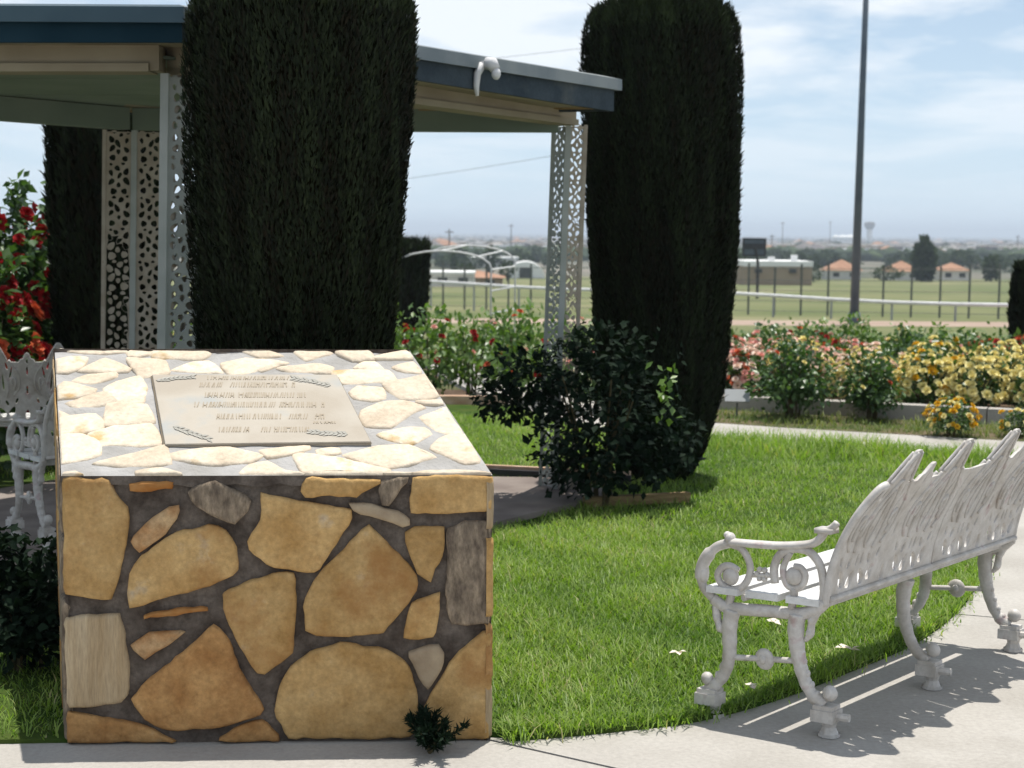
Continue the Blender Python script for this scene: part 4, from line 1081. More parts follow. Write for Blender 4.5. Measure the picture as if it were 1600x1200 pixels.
# ------------------------------------------------------------------ clipped cypresses
def cyp_prof(h, R, square, taper):
    """radius at relative height"""
    z = np.linspace(0, 1, 60)
    r = np.ones(60) * R
    r *= np.interp(z, [0, .06, .2, .5, .85, .94, .98, 1.0], taper)
    return z * h, r
def cypress(name, loc, h, R, n, seed, label, taper=(.55, .86, .95, 1.0, 1.0, .93, .78, .45), ln=.075, wd=.017, lumps=.05, lean=(0, 0), group="clipped cypresses", tone_add=0.0, z_off=0.0):
    r = np.random.default_rng(seed)
    root = empty(name, loc, 0, label, "cypress", group)
    zz, rr = cyp_prof(h, R, 0, taper)
    ph = r.uniform(0, 6.28, 6)
    def rad(th, z):
        b = np.interp(z, zz, rr)
        return b * (1 + lumps * (np.sin(5 * th + ph[0] + .8 * z) + .8 * np.sin(9 * th + ph[1] - 1.1 * z) + .7 * np.sin(3 * th + 2.1 * z + ph[2]) + .5 * np.sin(15 * th + ph[3] + 2 * z)) / 1.6)
    # dark inner mass
    seg, rows = 40, 30
    V = []; F = []
    for j in range(rows + 1):
        z = h * j / rows * .99
        for k in range(seg):
            th = 2 * math.pi * k / seg
            q = float(rad(np.array(th), np.array(z))) * .93
            V.append((q * math.cos(th) + lean[0] * z, q * math.sin(th) + lean[1] * z, z))
    for j in range(rows):
        for k in range(seg): F.append((j * seg + k, j * seg + (k + 1) % seg, (j + 1) * seg + (k + 1) % seg, (j + 1) * seg + k))
    F.append(tuple(rows * seg + k for k in range(seg))); F.append(tuple(range(seg - 1, -1, -1)))
    me = bpy.data.meshes.new("inner_growth"); me.from_pydata(V, [], F); me.materials.append(MT["cypress_core"]); me.update()
    link("inner_growth", me, root)
    # sprays
    ntop = int(n * .12)
    th = r.uniform(0, 2 * math.pi, n); z = r.uniform(0, h, n) ** 1.0
    q = rad(th, z) * (1 - np.abs(r.normal(0, .045, n)) + .01)
    q[:ntop] = R * .9 * np.sqrt(r.uniform(0, 1, ntop)); z[:ntop] = h * (1.0 - .05 * (q[:ntop] / R) ** 3) - r.uniform(0, .04, ntop)
    out = np.stack([np.cos(th), np.sin(th), np.zeros(n)], 1)
    P = out * q[:, None]; P[:, 2] = z; P[:, 0] += lean[0] * z; P[:, 1] += lean[1] * z
    up = np.array([[0, 0, 1.0]])
    D = unit(up * r.uniform(.55, 1.2, (n, 1)) + out * r.uniform(.05, .6, (n, 1)) + r.normal(0, .2, (n, 3)))
    Nn = unit(out + r.normal(0, .45, (n, 3)))
    wild = r.uniform(0, 1, n) < .012
    L = ln * r.uniform(.55, 1.35, n); L[wild] *= 1.9
    clump = .5 + .28 * np.sin(th * 17 + ph[4] + z * 2.2) * np.sin(z * 5 + ph[5] + 3 * th) + r.normal(0, .2, n)
    clump -= .35 * np.clip(np.sin(th * 3.1 + ph[1] + .9 * z) * np.sin(z * 2.3 + ph[0]) - .45, 0, 1) * 2
    me = leaf_mesh("foliage", P - D * L[:, None] * .35, D, Nn, L, wd * r.uniform(.6, 1.4, n), MT["cypress"], clump * .75 + .05 + tone_add + .25 * (z > h * .93))
    link("foliage", me, root)
    MB().tube([(0, 0, -.05), (lean[0] * .3, lean[1] * .3, .35), (0, 0, .8)], [.09, .07, .06], 10).build("trunk", MT["bark"], root, True)
    return root
cypress("cypress", (-0.872, 6.08, 0), 2.60, .436, 120000, 1, lean=(.024, 0), label= "tall dark clipped cypress directly behind the plinth, in front of the pavilion's corner",
        taper=(.56, .72, .78, .89, 1.0, .99, .90, .58), ln=.036, wd=.0085)
cypress("cypress", (0.958, 9.92, 0), 3.06, .488, 92000, 2, "dark flat topped clipped cypress column to the right of the pavilion's lacy corner", lean=(-.006, 0),
        taper=(.40, .60, .82, .97, 1.0, .96, .86, .60), ln=.052, wd=.011)
cypress("cypress", (-2.79, 10.6, 0), 2.62, .375, 16000, 3, "narrow dark cypress beyond the pavilion's back left column", ln=.09, wd=.022)
cypress("cypress", (-2.02, 26.0, gz(26)), 1.42 - gz(26), .60, 9000, 4, "low wide clipped cypress stump with a flat sunlit top, behind the white arch", taper=(.5, .75, .85, .95, 1.0, 1.0, 1.0, .9), ln=.14, wd=.04, lumps=.02)
cypress("cypress", (6.12, 17.7, 0), 1.28, .36, 7000, 5, "dark clipped shrub cut off by the right border, beside the rose bed", taper=(.5, .8, .9, 1, .95, .85, .7, .4), ln=.11, wd=.03)

# ------------------------------------------------------------------ grass
def grass(name, pts, hmin, hmax, wd, m, seed, parent=None, clump=True):
    r = np.random.default_rng(seed); n = len(pts)
    P = np.zeros((n, 3)); P[:, :2] = pts; P[:, 2] = 0.008
    big = .5 + .5 * np.sin(pts[:, 0] * 5.1 + 2 * np.sin(pts[:, 1] * 3.3)) * np.sin(pts[:, 1] * 4.3 + 1.7 * np.sin(pts[:, 0] * 2.9))
    H = (hmin + (hmax - hmin) * r.uniform(0, 1, n) ** 1.6) * (.72 + .5 * big)
    a = r.uniform(0, 2 * math.pi, n); ln = r.uniform(.15, .95, n)
    D = np.stack([np.cos(a) * ln, np.sin(a) * ln, np.ones(n)], 1); D = unit(D)
    S = np.stack([-np.sin(a), np.cos(a), np.zeros(n)], 1)
    w = wd * r.uniform(.6, 1.3, n)
    mid = P + D * (H * .55)[:, None]
    tip = P + D * H[:, None] + np.stack([np.cos(a), np.sin(a), -.3 * np.ones(n)], 1) * (H * r.uniform(.1, .5, n))[:, None]
    V = np.stack([P - S * w[:, None] / 2, P + S * w[:, None] / 2, mid + S * w[:, None] * .42, mid - S * w[:, None] * .42, tip], 1)
    b = np.arange(n)[:, None] * 5
    F = np.stack([b + [[0, 1, 2]], b + [[0, 2, 3]], b + [[3, 2, 4]]], 1).reshape(-1, 3)
    patch = np.sin(pts[:, 0] * 1.9 + 1.3 * np.sin(pts[:, 1] * 1.1)) * np.sin(pts[:, 1] * 1.6 + .8 * np.sin(pts[:, 0] * 2.3) + 1.0)
    tone = .32 + .34 * big + r.normal(0, .22, n) + .22 * np.clip(patch - .35, 0, 1) - .25 * np.clip(-patch - .4, 0, 1)
    H *= 1 - .45 * np.clip(patch - .45, 0, 1)
    me = fast_mesh(name, V.reshape(-1, 3), F, m, np.repeat(np.clip(tone, 0, 1), 5))
    return link(name, me, parent)
def scatter_lawn(n, x0, x1, y0, y1, seed):
    r = np.random.default_rng(seed)
    p = np.stack([r.uniform(x0, x1, n), r.uniform(y0, y1, n)], 1)
    fx = np.array(fl); keep = []
    for x, y in p:
        ok = in_lawn(x, y)
        if ok and (-1.40 + (y - 4.63) * -.25 < x < -.05 - (y - 4.7) * .30) and y < 5.42: ok = False
        if ok and -4.6 < x < .62:                                  # keep off the pavilion floor
            c = False; j = len(fl) - 1
            for i in range(len(fl)):
                if (fl[i][1] > y) != (fl[j][1] > y) and x < (fl[j][0] - fl[i][0]) * (y - fl[i][1]) / (fl[j][1] - fl[i][1]) + fl[i][0]: c = not c
                j = i
            ok = not c
        keep.append(ok)
    return p[np.array(keep)]
g = np.concatenate([scatter_lawn(120000, -.2, 2.6, 4.65, 8.0, 11), scatter_lawn(75000, -.6, 3.6, 8.0, 13.0, 12), scatter_lawn(22000, -2.6, -.1, 4.4, 6.6, 13), scatter_lawn(16000, -3.4, -.4, 9.6, 13.2, 14)])
tag(grass("grass", g, .020, .075, .0052, MT["grass"], 15), kind="stuff")
# longer uncut tufts along the path and the lawn's far side
r_ = np.random.default_rng(16)
xx = r_.uniform(.9, 3.7, 9000); yy = path_s(xx) - np.abs(r_.normal(0, .35, 9000)) + .03
tag(grass("long_grass", np.stack([xx, yy], 1), .05, .17, .007, MT["grass"], 17), kind="stuff")
xx = r_.uniform(-2.5, 5.5, 9000); yy = path_n(xx) + r_.uniform(.05, 1.0, 9000)
tag(grass("verge_grass", np.stack([xx, yy], 1), .02, .10, .008, MT["dry_grass"], 18), kind="stuff")
ex = np.array([EDGE[i] for i in r_.integers(8, len(EDGE) - 1, 5200)]) + r_.normal(0, .035, (5200, 2)) + np.array([[-.02, .03]])
ex = ex[(ex[:, 0] > -.02)]
tag(grass("edge_grass", ex, .02, .075, .005, MT["grass"], 19), kind="stuff")

# ------------------------------------------------------------------ roses
def blossom_mesh(name, m, seed, double=True):
    r = np.random.default_rng(seed); P = []; D = []; N_ = []; L = []; W = []; T = []
    for ring, (k, tilt, ln, w) in enumerate(((7, .35, .62, .62), (6, .9, .56, .56), (5, 1.7, .46, .46))):
        for i in range(k):
            a = 2 * math.pi * (i + .5 * ring) / k + r.normal(0, .12)
            d = np.array([math.cos(a), math.sin(a), tilt + r.normal(0, .15)])
            P.append(np.array([math.cos(a), math.sin(a), 0]) * .10 + [0, 0, ring * .05]); D.append(d); N_.append(np.array([-math.cos(a) * .6, -math.sin(a) * .6, 1.0]))
            L.append(ln * r.uniform(.85, 1.15)); W.append(w * 1.05); T.append(.75 - .25 * ring + r.normal(0, .12))
    return leaf_mesh(name, np.array(P), np.array(D), np.array(N_), np.array(L), np.array(W), m, np.array(T), fold=.25, wide=.62)
BLOOM = {c: [blossom_mesh("blossom", MT["petal_" + c], i * 7 + k) for k in range(2)] for i, c in enumerate(("red", "orange", "pink", "blush", "yellow", "gold"))}
def bush_cloud(r, n, R, H, base=.12, shell=.55):
    """leaf bases in an uneven dome"""
    d = unit(r.normal(size=(n, 3))); d[:, 2] = np.abs(d[:, 2]) * 1.0 * 1.0
    lo = r.uniform(size=n) < .38; d[lo, 2] *= -r.uniform(.3, .68, n)[lo]
    a = np.arctan2(d[:, 1], d[:, 0])
    q = r.uniform(shell, 1.0, n) * (1 + .16 * np.sin(3 * a + r.uniform(0, 6)) + .12 * np.sin(7 * a + 4 * d[:, 2] + r.uniform(0, 6)))
    P = d * q[:, None] * np.array([R, R, (H - base) * .62])
    P[:, 2] += base + (H - base) * .40
    return P, d
def bush_foliage(name, seed, R, H, n, ln, m, base=.1, shell=.45):
    r = np.random.default_rng(seed)
    P, d = bush_cloud(r, n, R, H, base, shell)
    # a few upright shoots break the dome
    for k in range(7):
        a = r.uniform(0, 6.28); q = r.uniform(.1, .75) * R; m_ = max(6, n // 60)
        t = r.uniform(.7, 1.18, m_)
        P = np.concatenate([P, np.stack([np.cos(a) * q * t + r.normal(0, .03, m_), np.sin(a) * q * t + r.normal(0, .03, m_), H * t], 1)])
        d = np.concatenate([d, unit(r.normal(size=(m_, 3)))])
    n = len(P)
    D = unit(d * .7 + r.normal(0, .6, (n, 3)) + np.array([[0, 0, -.15]]))
    Nn = unit(np.array([[0, 0, 1.0]]) + d * .4 + r.normal(0, .5, (n, 3)))
    L = ln * r.uniform(.65, 1.3, n)
    return leaf_mesh("foliage", P, D, Nn, L, L * .62, m, .42 + r.normal(0, .2, n))
def stems_mesh(seed, R, H, k=6):
    r = np.random.default_rng(seed); mb = MB()
    for i in range(k):
        a = r.uniform(0, 6.28); q = r.uniform(.3, .8) * R
        mb.tube([(.05 * math.cos(a), .05 * math.sin(a), -.02), (.35 * q * math.cos(a), .35 * q * math.sin(a), H * .3), (q * math.cos(a), q * math.sin(a), H * r.uniform(.7, .95))], [.011, .009, .004], 5)
    return mb.mesh("stems", MT["rose_stem"])
UB = {m: [bush_foliage("foliage", 100 + i + 10 * j, .33, .52, 760, .062, MT[m], base=.03) for i in range(3)] for j, m in enumerate(("rose_leaf", "rose_leaf_bright"))}
US = [stems_mesh(50 + i, .33, .52) for i in range(3)]
def rose_bush(x, y, z, R, H, colors, nb, label, group, seed, leaf="rose_leaf", bs=.042, top=.5, cat="rose bush", own=None):
    r = random.Random(seed)
    root = empty("rose_bush", (x, y, z), 0, label, cat, group)
    k = r.randrange(3); rot = r.uniform(0, 6.28); sc = (R / .33, R / .33, H / .52)
    if own is None:
        link("foliage", UB[leaf][k], root, (0, 0, 0), (0, 0, rot), sc)
        link("stems", US[k], root, (0, 0, 0), (0, 0, rot), sc)
    for i in range(nb):
        c = r.choice(colors); a = r.uniform(-3.3, .16) if r.random() < .6 else r.uniform(0, 6.28); e = math.asin(r.uniform(top - .75, 1)); q = r.uniform(.95, 1.13)
        p = (R * q * math.cos(e) * math.cos(a), R * q * math.cos(e) * math.sin(a), H * .45 + H * .55 * q * math.sin(e) + .02)
        b = link("blossom", r.choice(BLOOM[c]), root, p, Vector((math.cos(a) * math.cos(e) + r.uniform(-.4, .4), math.sin(a) * math.cos(e) + r.uniform(-.4, .4), max(.15, math.sin(e)) + .35)).to_track_quat("Z", "Y").to_euler(), bs * r.uniform(.7, 1.25))
    return root
sd = 1000
# raised bed to the right, row behind row
ROWS = [(.42, .54, .31, 12), (1.25, .56, .32, 12), (2.35, .58, .33, 12), (3.7, .56, .35, 12), (5.4, .58, .38, 12)]
for ri, (d, H, R, nn) in enumerate(ROWS):
    t = -.35
    while t < 6.2:
        x, y = kerb(t, d); x += random.uniform(-.08, .08); y += random.uniform(-.12, .12)
        px = 800 + 2400 * x / y
        t += R * 1.62
        if px > 1720 or px < 1085: continue
        zb = .0 - .03 * d
        if ri < 2:
            if px < (1240 if ri == 0 else 1345): cs, nm = ["pink", "blush", "pink", "blush", "orange"], "pink and cream"
            elif px < 1380: cs, nm = ["blush", "yellow", "yellow"], "cream and pale yellow"
            else: cs, nm = ["yellow", "yellow", "yellow", "yellow"] + (["gold"] if 1440 < px < 1520 else []), "pale yellow"
            nb = 105 if ri == 0 else 95
        elif ri == 2:
            if px < 1345: cs, nm, nb = ["pink", "pink", "blush", "orange", "red"], "salmon pink and red", 95
            elif px < 1420: cs, nm, nb = ["yellow", "blush"], "sparse cream", 8
            else: cs, nm, nb = ["blush", "pink"], "sparse cream", 14
        elif ri == 3:
            if px < 1320: cs, nm, nb = ["red", "orange", "red", "pink"], "dark red", 40
            elif px > 1495: cs, nm, nb = ["orange", "orange", "red"], "bright coral red", 75
            else: cs, nm, nb = ["blush", "pink"], "sparse blush", 8
        else: cs, nm, nb = ["orange"], "green, almost bloomless", 1
        sd += 1
        place = ["in the front row behind the kerb", "in the second row behind the kerb", "in the middle of the raised bed", "in the raised bed's far rows", "in the raised bed's last row"][ri]
        lab = {"green, almost bloomless": "green bush with hardly a bloom " + place}.get(nm, f"rose bush with {nm} blooms {place}")
        rose_bush(x, y, zb, R * random.uniform(.92, 1.12), H * random.uniform(.88, 1.12), cs, nb, lab, "roses in the raised bed: " + lab, sd, leaf="rose_leaf" if ri < 4 else "rose_leaf_bright", bs=.064)
# two big dark bushes in front of the kerb, with bare stems below
for i, (x, y, R, H, n) in enumerate(((2.42, 13.1, .38, .64, 1), (3.06, 13.0, .27, .52, 2))):
    root = empty("rose_bush", (x, y, 0), 0, ["large dark green rose bush standing in front of the kerb beside the plant marker", "smaller dark rose bush on bare stems in front of the kerb"][i], "rose bush")
    link("foliage", bush_foliage("foliage", 300 + i, R, H, 1700 - 600 * i, .06, MT["rose_leaf"], base=.06, shell=.25), root)
    link("stems", stems_mesh(310 + i, R * .9, H, 9), root)
    for k in range(3): link("blossom", BLOOM["orange" if k == 1 else "yellow"][0], root, (R * random.uniform(-.9, .9), -R * .7, H * random.uniform(.5, .95)), (.9, 0, 1), .042)
# gold bush at the edge of the path
rose_bush(3.47, 12.02, .01, .19, .27, ["gold", "gold", "yellow"], 60, "low golden flowered bush at the edge of the path by the bench", None, 77, bs=.04, top=.45, cat="flower bush")
rose_bush(3.98, 12.0, .01, .15, .20, ["gold", "yellow", "yellow"], 26, "small yellow flowered bush at the photo's right edge near the path", None, 78, bs=.038, cat="flower bush")
# roses beyond the pavilion, seen through it
for i, (x, y, R, H, cs, nb, lf, lab) in enumerate((
        (-.80, 14.6, .40, .74, ["red", "pink", "red"], 12, "rose_leaf_bright", "leafy rose bush with a few red blooms seen between cypress and pavilion column"),
        (-.40, 14.9, .33, .70, ["pink", "red"], 9, "rose_leaf_bright", "rose bush with pink and red blooms right of the leafy red one"),
        (.08, 14.2, .36, .80, ["red", "orange"], 9, "rose_leaf_bright", "pale green rose bush with red tips just left of the lacy column"),
        (-.15, 16.5, .36, .62, ["pink", "blush", "pink"], 16, "rose_leaf", "pink rose bush glimpsed beyond the dark bush"),
        (-1.30, 15.2, .36, .72, ["pink", "red", "orange"], 14, "rose_leaf_bright", "rose bush with coral blooms showing just right of the tall cypress"),
        (.55, 15.6, .35, .70, ["red", "pink"], 10, "rose_leaf_bright", "rose bush with red blooms behind the lacy column"),
        (-2.75, 12.3, .35, .80, ["red", "yellow", "red"], 14, "rose_leaf_bright", "rose bush with red and yellow blooms behind the near lace panel"),
        (.72, 13.6, .30, .55, ["pink", "blush"], 10, "rose_leaf", "low pink rose bush hidden behind the dark bush"))):
    rose_bush(x, y, 0, R, H, cs, nb, lab, None, 500 + i, leaf=lf, bs=.05)
MB_ = MB().beam((-2.6, 14.0, -.01), (-.05, 14.0, -.01), .1, .10)
tag(MB_.build("brick_edging", MT["terracotta_strip"]), "low terracotta edging along the roses behind the pavilion", "edging")
# tall red climbing rose at the left border
for i, (x, y, R, H, cs, nb, lab) in enumerate(((-3.66, 11.3, .50, 1.66, ["red"], 130, "tall climbing rose with dark red blooms at the left border"), (-3.42, 9.95, .38, 1.22, ["red", "orange", "red"], 170, "dense red rose bush below the tall climbing rose"))):
    r = random.Random(600 + i)
    root = empty("rose_bush", (x, y, 0), 0, lab, "rose bush")
    link("foliage", bush_foliage("foliage", 610 + i, R, H, 5200, .09, MT["rose_leaf"], base=.1, shell=.35), root)
    link("stems", stems_mesh(620 + i, R * .8, H, 7), root)
    for k in range(nb):
        a = r.uniform(0, 6.28); zz = r.uniform(.25, 1.05)
        q = R * math.sqrt(max(.05, 1 - (max(0, zz - .45) / .62) ** 2)) * r.uniform(.9, 1.12)
        link("blossom", r.choice(BLOOM[r.choice(cs)]), root, (q * math.cos(a), q * math.sin(a), H * zz), Vector((math.cos(a), math.sin(a), .5 + r.uniform(-.5, .5))).to_track_quat("Z", "Y").to_euler(), .08 * r.uniform(.8, 1.3))
# big shaded bush in front of the lacy column
root = empty("rose_bush", (.52, 8.82, 0), 0, "large dark rose bush in the shade between the lacy column and the right cypress", "rose bush")
r = np.random.default_rng(701); Ps = []; Ds = []
for (cx, cy, cz, rx, ry, rz_, n) in ((0, 0, .50, .42, .36, .40, 1500), (-.36, .08, .74, .30, .26, .22, 700), (-.56, .12, .62, .18, .2, .14, 300), (.26, .10, .44, .32, .30, .34, 800), (.0, .05, .92, .24, .22, .16, 460), (.30, .08, .88, .16, .2, .14, 200), (-.02, -.1, .25, .38, .30, .22, 600), (.44, .1, .34, .18, .2, .14, 160)):
    d = unit(r.normal(size=(n, 3))); q = r.uniform(.35, 1.08, (n, 1))
    Ps.append(d * q * [[rx, ry, rz_]] + [[cx, cy, cz]]); Ds.append(d)
P = np.concatenate(Ps); d = np.concatenate(Ds); ok = (P[:, 2] > .10) & (np.sin(P[:, 0] * 17 + 2 * np.sin(P[:, 2] * 9)) * np.sin(P[:, 2] * 15 + 1.5 * np.sin(P[:, 0] * 8)) < .62 - .5 * (P[:, 0] > .25)); P = P[ok]; d = d[ok]; n = len(P)
D = unit(d * .6 + r.normal(0, .6, (n, 3)) + [[0, 0, -.2]]); Nn = unit(np.array([[0, 0, 1.0]]) + d * .5 + r.normal(0, .4, (n, 3))); L = .056 * r.uniform(.6, 1.35, n)
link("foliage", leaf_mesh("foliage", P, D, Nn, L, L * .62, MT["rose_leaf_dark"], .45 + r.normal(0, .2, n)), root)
link("stems", stems_mesh(702, .45, .9, 11), root)
n = 34; P = np.array([[.34, -.30, .72]]) + r.normal(0, 1, (n, 3)) * [[.035, .04, .10]]; L = .055 * r.uniform(.7, 1.3, n)
tag(link("sunlit_shoot", leaf_mesh("sunlit_shoot", P, unit(r.normal(size=(n, 3)) + [[.2, -.5, -.3]]), unit(np.array([[0, -.5, 1.0]]) + r.normal(0, .4, (n, 3))), L, L * .6, MT["rose_leaf_bright"], .6 + r.normal(0, .2, n)), root), kind="stuff")

# small plants near the plinth
def spiky(name, loc, R, H, n, m, label, cat, seed, ln=.05):
    r = np.random.default_rng(seed)
    root = empty(name, loc, 0, label, cat)
    k = 26; P = []; D = []
    mb = MB()
    for i in range(k):
        a = r.uniform(0, 6.28); t = r.uniform(.1, 1.0); tip = np.array([math.cos(a) * R * t, math.sin(a) * R * t, H * r.uniform(.6, 1.05) * (1 - .35 * t * t)])
        mb.tube([(0, 0, 0), tuple(tip * [.45, .45, .6]), tuple(tip)], [.004, .003, .0015], 4)
        for q in range(n // k):
            s = r.uniform(.25, 1.05); p = tip * [s, s, s ** .8]; P.append(p); D.append(unit((tip / np.linalg.norm(tip) * .9 + r.normal(0, .55, 3))[None])[0])
    P = np.array(P); D = np.array(D)
    mb.build("stems", MT["rose_stem"], root)
    link("foliage", leaf_mesh("foliage", P, D, unit(r.normal(size=P.shape)), ln * r.uniform(.6, 1.3, len(P)), ln * .22 * r.uniform(.7, 1.4, len(P)), m, .4 + r.normal(0, .2, len(P))), root)
spiky("small_shrub", (-.245, 4.58, 0), .125, .125, 2200, MT["rose_leaf_dark"], "small spiky weed growing from the pavement joint at the plinth's foot", "weed", 801, .030)
root = empty("small_shrub", (-1.74, 5.42, 0), 0, "leafy dark shrub in the shade left of the plinth", "shrub")
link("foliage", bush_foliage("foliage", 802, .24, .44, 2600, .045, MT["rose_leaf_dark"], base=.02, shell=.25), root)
link("stems", stems_mesh(803, .2, .4, 7), root)
# little grey marker on a stake in the planted strip
pm = empty("plant_marker", (1.935, 13.12, 0), -.1, "small grey name plate on a stake in the planted strip beside the path", "plant marker")
MB().tube([(0, 0, -.02), (0, 0, .14)], .008, 6).build("stake", MT["dark_post"], pm)
Mt = Matrix.Translation((0, 0, .20)) @ Matrix.Rotation(math.radians(-38), 4, "X")
MB().box((-.105, -.008, -.062), (.105, .008, .062), Mt).build("plate", MT["steel"], pm)
# pale fallen petals on the lawn by the bench
for i, (x, y) in enumerate(((.83, 5.13), (1.245, 5.62), (1.27, 5.60), (1.05, 6.0), (.62, 5.55), (1.65, 6.9))):
    o = link("fallen_petal", leaf_mesh("fallen_petal", np.zeros((4, 3)), unit(r.normal(size=(4, 3)) * [[1, 1, .2]]), np.array([[0, 0, 1.0]] * 4) + r.normal(0, .2, (4, 3)), np.ones(4) * .035, np.ones(4) * .026, MT["petal_blush"], np.ones(4)), None, (x, y, .055))
    tag(o, "pale fallen rose petals lying in the grass near the bench", "petal", "fallen petals on the lawn")

# ------------------------------------------------------------------ beyond the garden: arch, fences, poles, field
ar = empty("rose_arch", (-1.05, 26.0, gz(26)), 0, "white tubular rose arch with ladder sides standing beyond the roses", "arch")
def hoop(dx, dy, w, h):
    pts = [(dx - w / 2, dy, 0), (dx - w / 2, dy, h * .86)] + [(dx - w / 2 * math.cos(t), dy, h * .86 + h * .16 * math.sin(t)) for t in np.linspace(.25, math.pi - .25, 9)] + [(dx + w / 2, dy, h * .86), (dx + w / 2, dy, 0)]
    return pts
h1 = hoop(-.12, -.55, 1.62, 1.72); h2 = hoop(.28, .55, 1.62, 1.80)
MB().tube(h1, .016, 6).build("hoop", MT["white_pipe"], ar, True)
MB().tube(h2, .016, 6).build("hoop", MT["white_pipe"], ar, True)
for z in (.35, .72, 1.10, 1.45):
    for sx in (-1, 1):
        MB().tube([(-.12 + sx * .81, -.55, z), (.28 + sx * .81, .55, z + .03)], .016, 5).build("rung", MT["white_pipe"], ar)
for k in range(3):
    t = .7 + k * .85
    MB().tube([(-.12 - .81 * math.cos(t), -.55, 1.48 + .275 * math.sin(t)), (.28 - .81 * math.cos(t), .55, 1.55 + .288 * math.sin(t))], .016, 5).build("rung", MT["white_pipe"], ar)

# white pipe rail fence along the field
def rail_pt(x): return (x, 74 - .95 * (x + 6), 0)
xs = np.linspace(-8, 21, 15)
rf = empty("pipe_fence", (6, 62, gz(62)), 0, "white pipe rail fence running along the near side of the sports field", "fence")
RT = Matrix.Translation(-rf.location)
top = []
for i, x in enumerate(xs):
    y = 74 - .68 * (x + 6); zt = -0.86 + .012 * (y - 74) + 0.06 * math.sin(i)
    top.append((x, y, zt))
    MB().tube([RT @ Vector((x, y, gz(y) - .1)), RT @ Vector((x, y, zt))], .045, 6).build("post", MT["steel"], rf)
for a, b in zip(top[:-1], top[1:]):
    MB().tube([RT @ Vector(a), RT @ Vector(b)], .075, 6).build("rail", MT["white_pipe"], rf)
# chain link fence with tall dark posts
cf = empty("wire_fence", (12, 66, gz(66)), 0, "tall wire fence of thin dark posts behind the white rail", "fence")
CT = Matrix.Translation(-cf.location)
wires = []
for i in range(26):
    x = -5.5 + i * 1.06; y = 76 - .5 * (x + 6) + .0
    if 2.5 < x < 8.0: pass
    zt = gz(y) + 2.15 + random.uniform(-.08, .1)
    MB().tube([CT @ Vector((x, y, gz(y) - .1)), CT @ Vector((x, y, zt))], .045, 6).build("post", MT["dark_post"], cf)
    wires.append((x, y))
for hgt in (.15, .6, 1.05, 1.5, 2.0):
    MB().tube([CT @ Vector((x, y, gz(y) + hgt)) for x, y in wires], .012, 4).build("wire", MT["dark_post"], cf)
# tall light mast
lm = empty("light_mast", (12.02, 54.0, gz(54)), 0, "very tall slim grey light mast rising past the photo's top edge", "light pole")
MB().tube([(0, 0, -.1), (0, 0, .35)], [.24, .21], 12).build("base", MT["pole_grey"], lm, True)
MB().tube([(0, 0, .3), (0.05, 0, 7.5), (.12, 0, 15.2)], [.165, .12, .075], 12).build("mast", MT["pole_grey"], lm, True)
MB().box((-1.1, -.06, 15.1), (1.3, .06, 15.25)).build("crossbar", MT["pole_grey"], lm)
for k in range(4):
    MB().tube([(-.95 + .66 * k, 0, 15.25), (-.95 + .66 * k, -.25, 15.55)], [.10, .26], 10).build("floodlight", MT["pole_grey"], lm)
# basketball goal seen from behind
bg = empty("basketball_goal", (18.55, 118, gz(118)), 0, "black basketball goal seen from behind at the edge of the field", "basketball goal")
MB().box((-1.0, -.04, 3.2), (.82, .04, 3.35)).box((-1.0, -.04, 4.45), (.82, .04, 4.60)).box((-1.0, -.04, 3.35), (-.84, .04, 4.45)).box((.66, -.04, 3.35), (.82, .04, 4.45)).build("frame", MT["black_plastic"], bg)
MB().box((-.84, .0, 3.35), (.66, .03, 4.45)).build("backboard", MT["pole_grey"], bg)
MB().box((-.86, -.09, 3.75), (.68, -.042, 4.20)).build("brace_panel", MT["black_plastic"], bg)
MB().tube([(.22, 0, -.1), (.22, 0, 2.6), (.15, -.1, 3.2), (-.05, -.15, 3.9)], .11, 8).build("post", MT["black_plastic"], bg)
MB().tube([(-.1 + .23 * math.cos(t), .35 + .23 * math.sin(t), 3.3) for t in np.linspace(0, 6.28, 13)], .02, 5).build("rim", MT["clay_roof"], bg)

def block_house(name, x, y, w, d, h, roof, rh, wall_m, roof_m, label, group=None, nwin=2, cat="house", overhang=.4):
    root = empty(name, (x, y, gz(y + d / 2) - .05), 0, label, cat, group)
    MB().box((-w / 2, -d / 2, -.6), (w / 2, d / 2, h)).build("wall", wall_m, root)
    o = overhang
    if roof == "hip":
        k = min(w, d) / 2
        v = [(-w / 2 - o, -d / 2 - o, h), (w / 2 + o, -d / 2 - o, h), (w / 2 + o, d / 2 + o, h), (-w / 2 - o, d / 2 + o, h), (-w / 2 + k, 0, h + rh), (w / 2 - k, 0, h + rh)]
        MB().add(v, [(0, 1, 5, 4), (1, 2, 5), (2, 3, 4, 5), (3, 0, 4), (3, 2, 1, 0)]).build("roof", roof_m, root)
    else:
        MB().box((-w / 2 - .1, -d / 2 - .1, h), (w / 2 + .1, d / 2 + .1, h + rh)).build("roof", roof_m, root)
    for k in range(nwin):
        cx = -w / 2 + w * (k + .5) / nwin
        MB().box((cx - .6, -d / 2 - .04, h * .35), (cx + .6, -d / 2 - .003, h * .78)).build("window", MT["window_dark"], root)
    return root
tb = block_house("flat_building", 37.8, 225, 9.6, 12, 2.9, "flat", .75, MT["tan_wall"], MT["white_roof"], "long tan flat roofed building with a white parapet beside the field", nwin=0, cat="building")
for cx in (-2.9, 2.0): MB().box((cx - .5, -6.3, 2.0), (cx + .5, -6.003, 2.55)).build("wall_vent", MT["window_dark"], tb)
MB().box((2.6, -2, 3.65), (3.4, -1, 4.5)).box((-.6, -1, 3.65), (.3, 0, 4.2)).build("roof_unit", MT["white_roof"], tb)
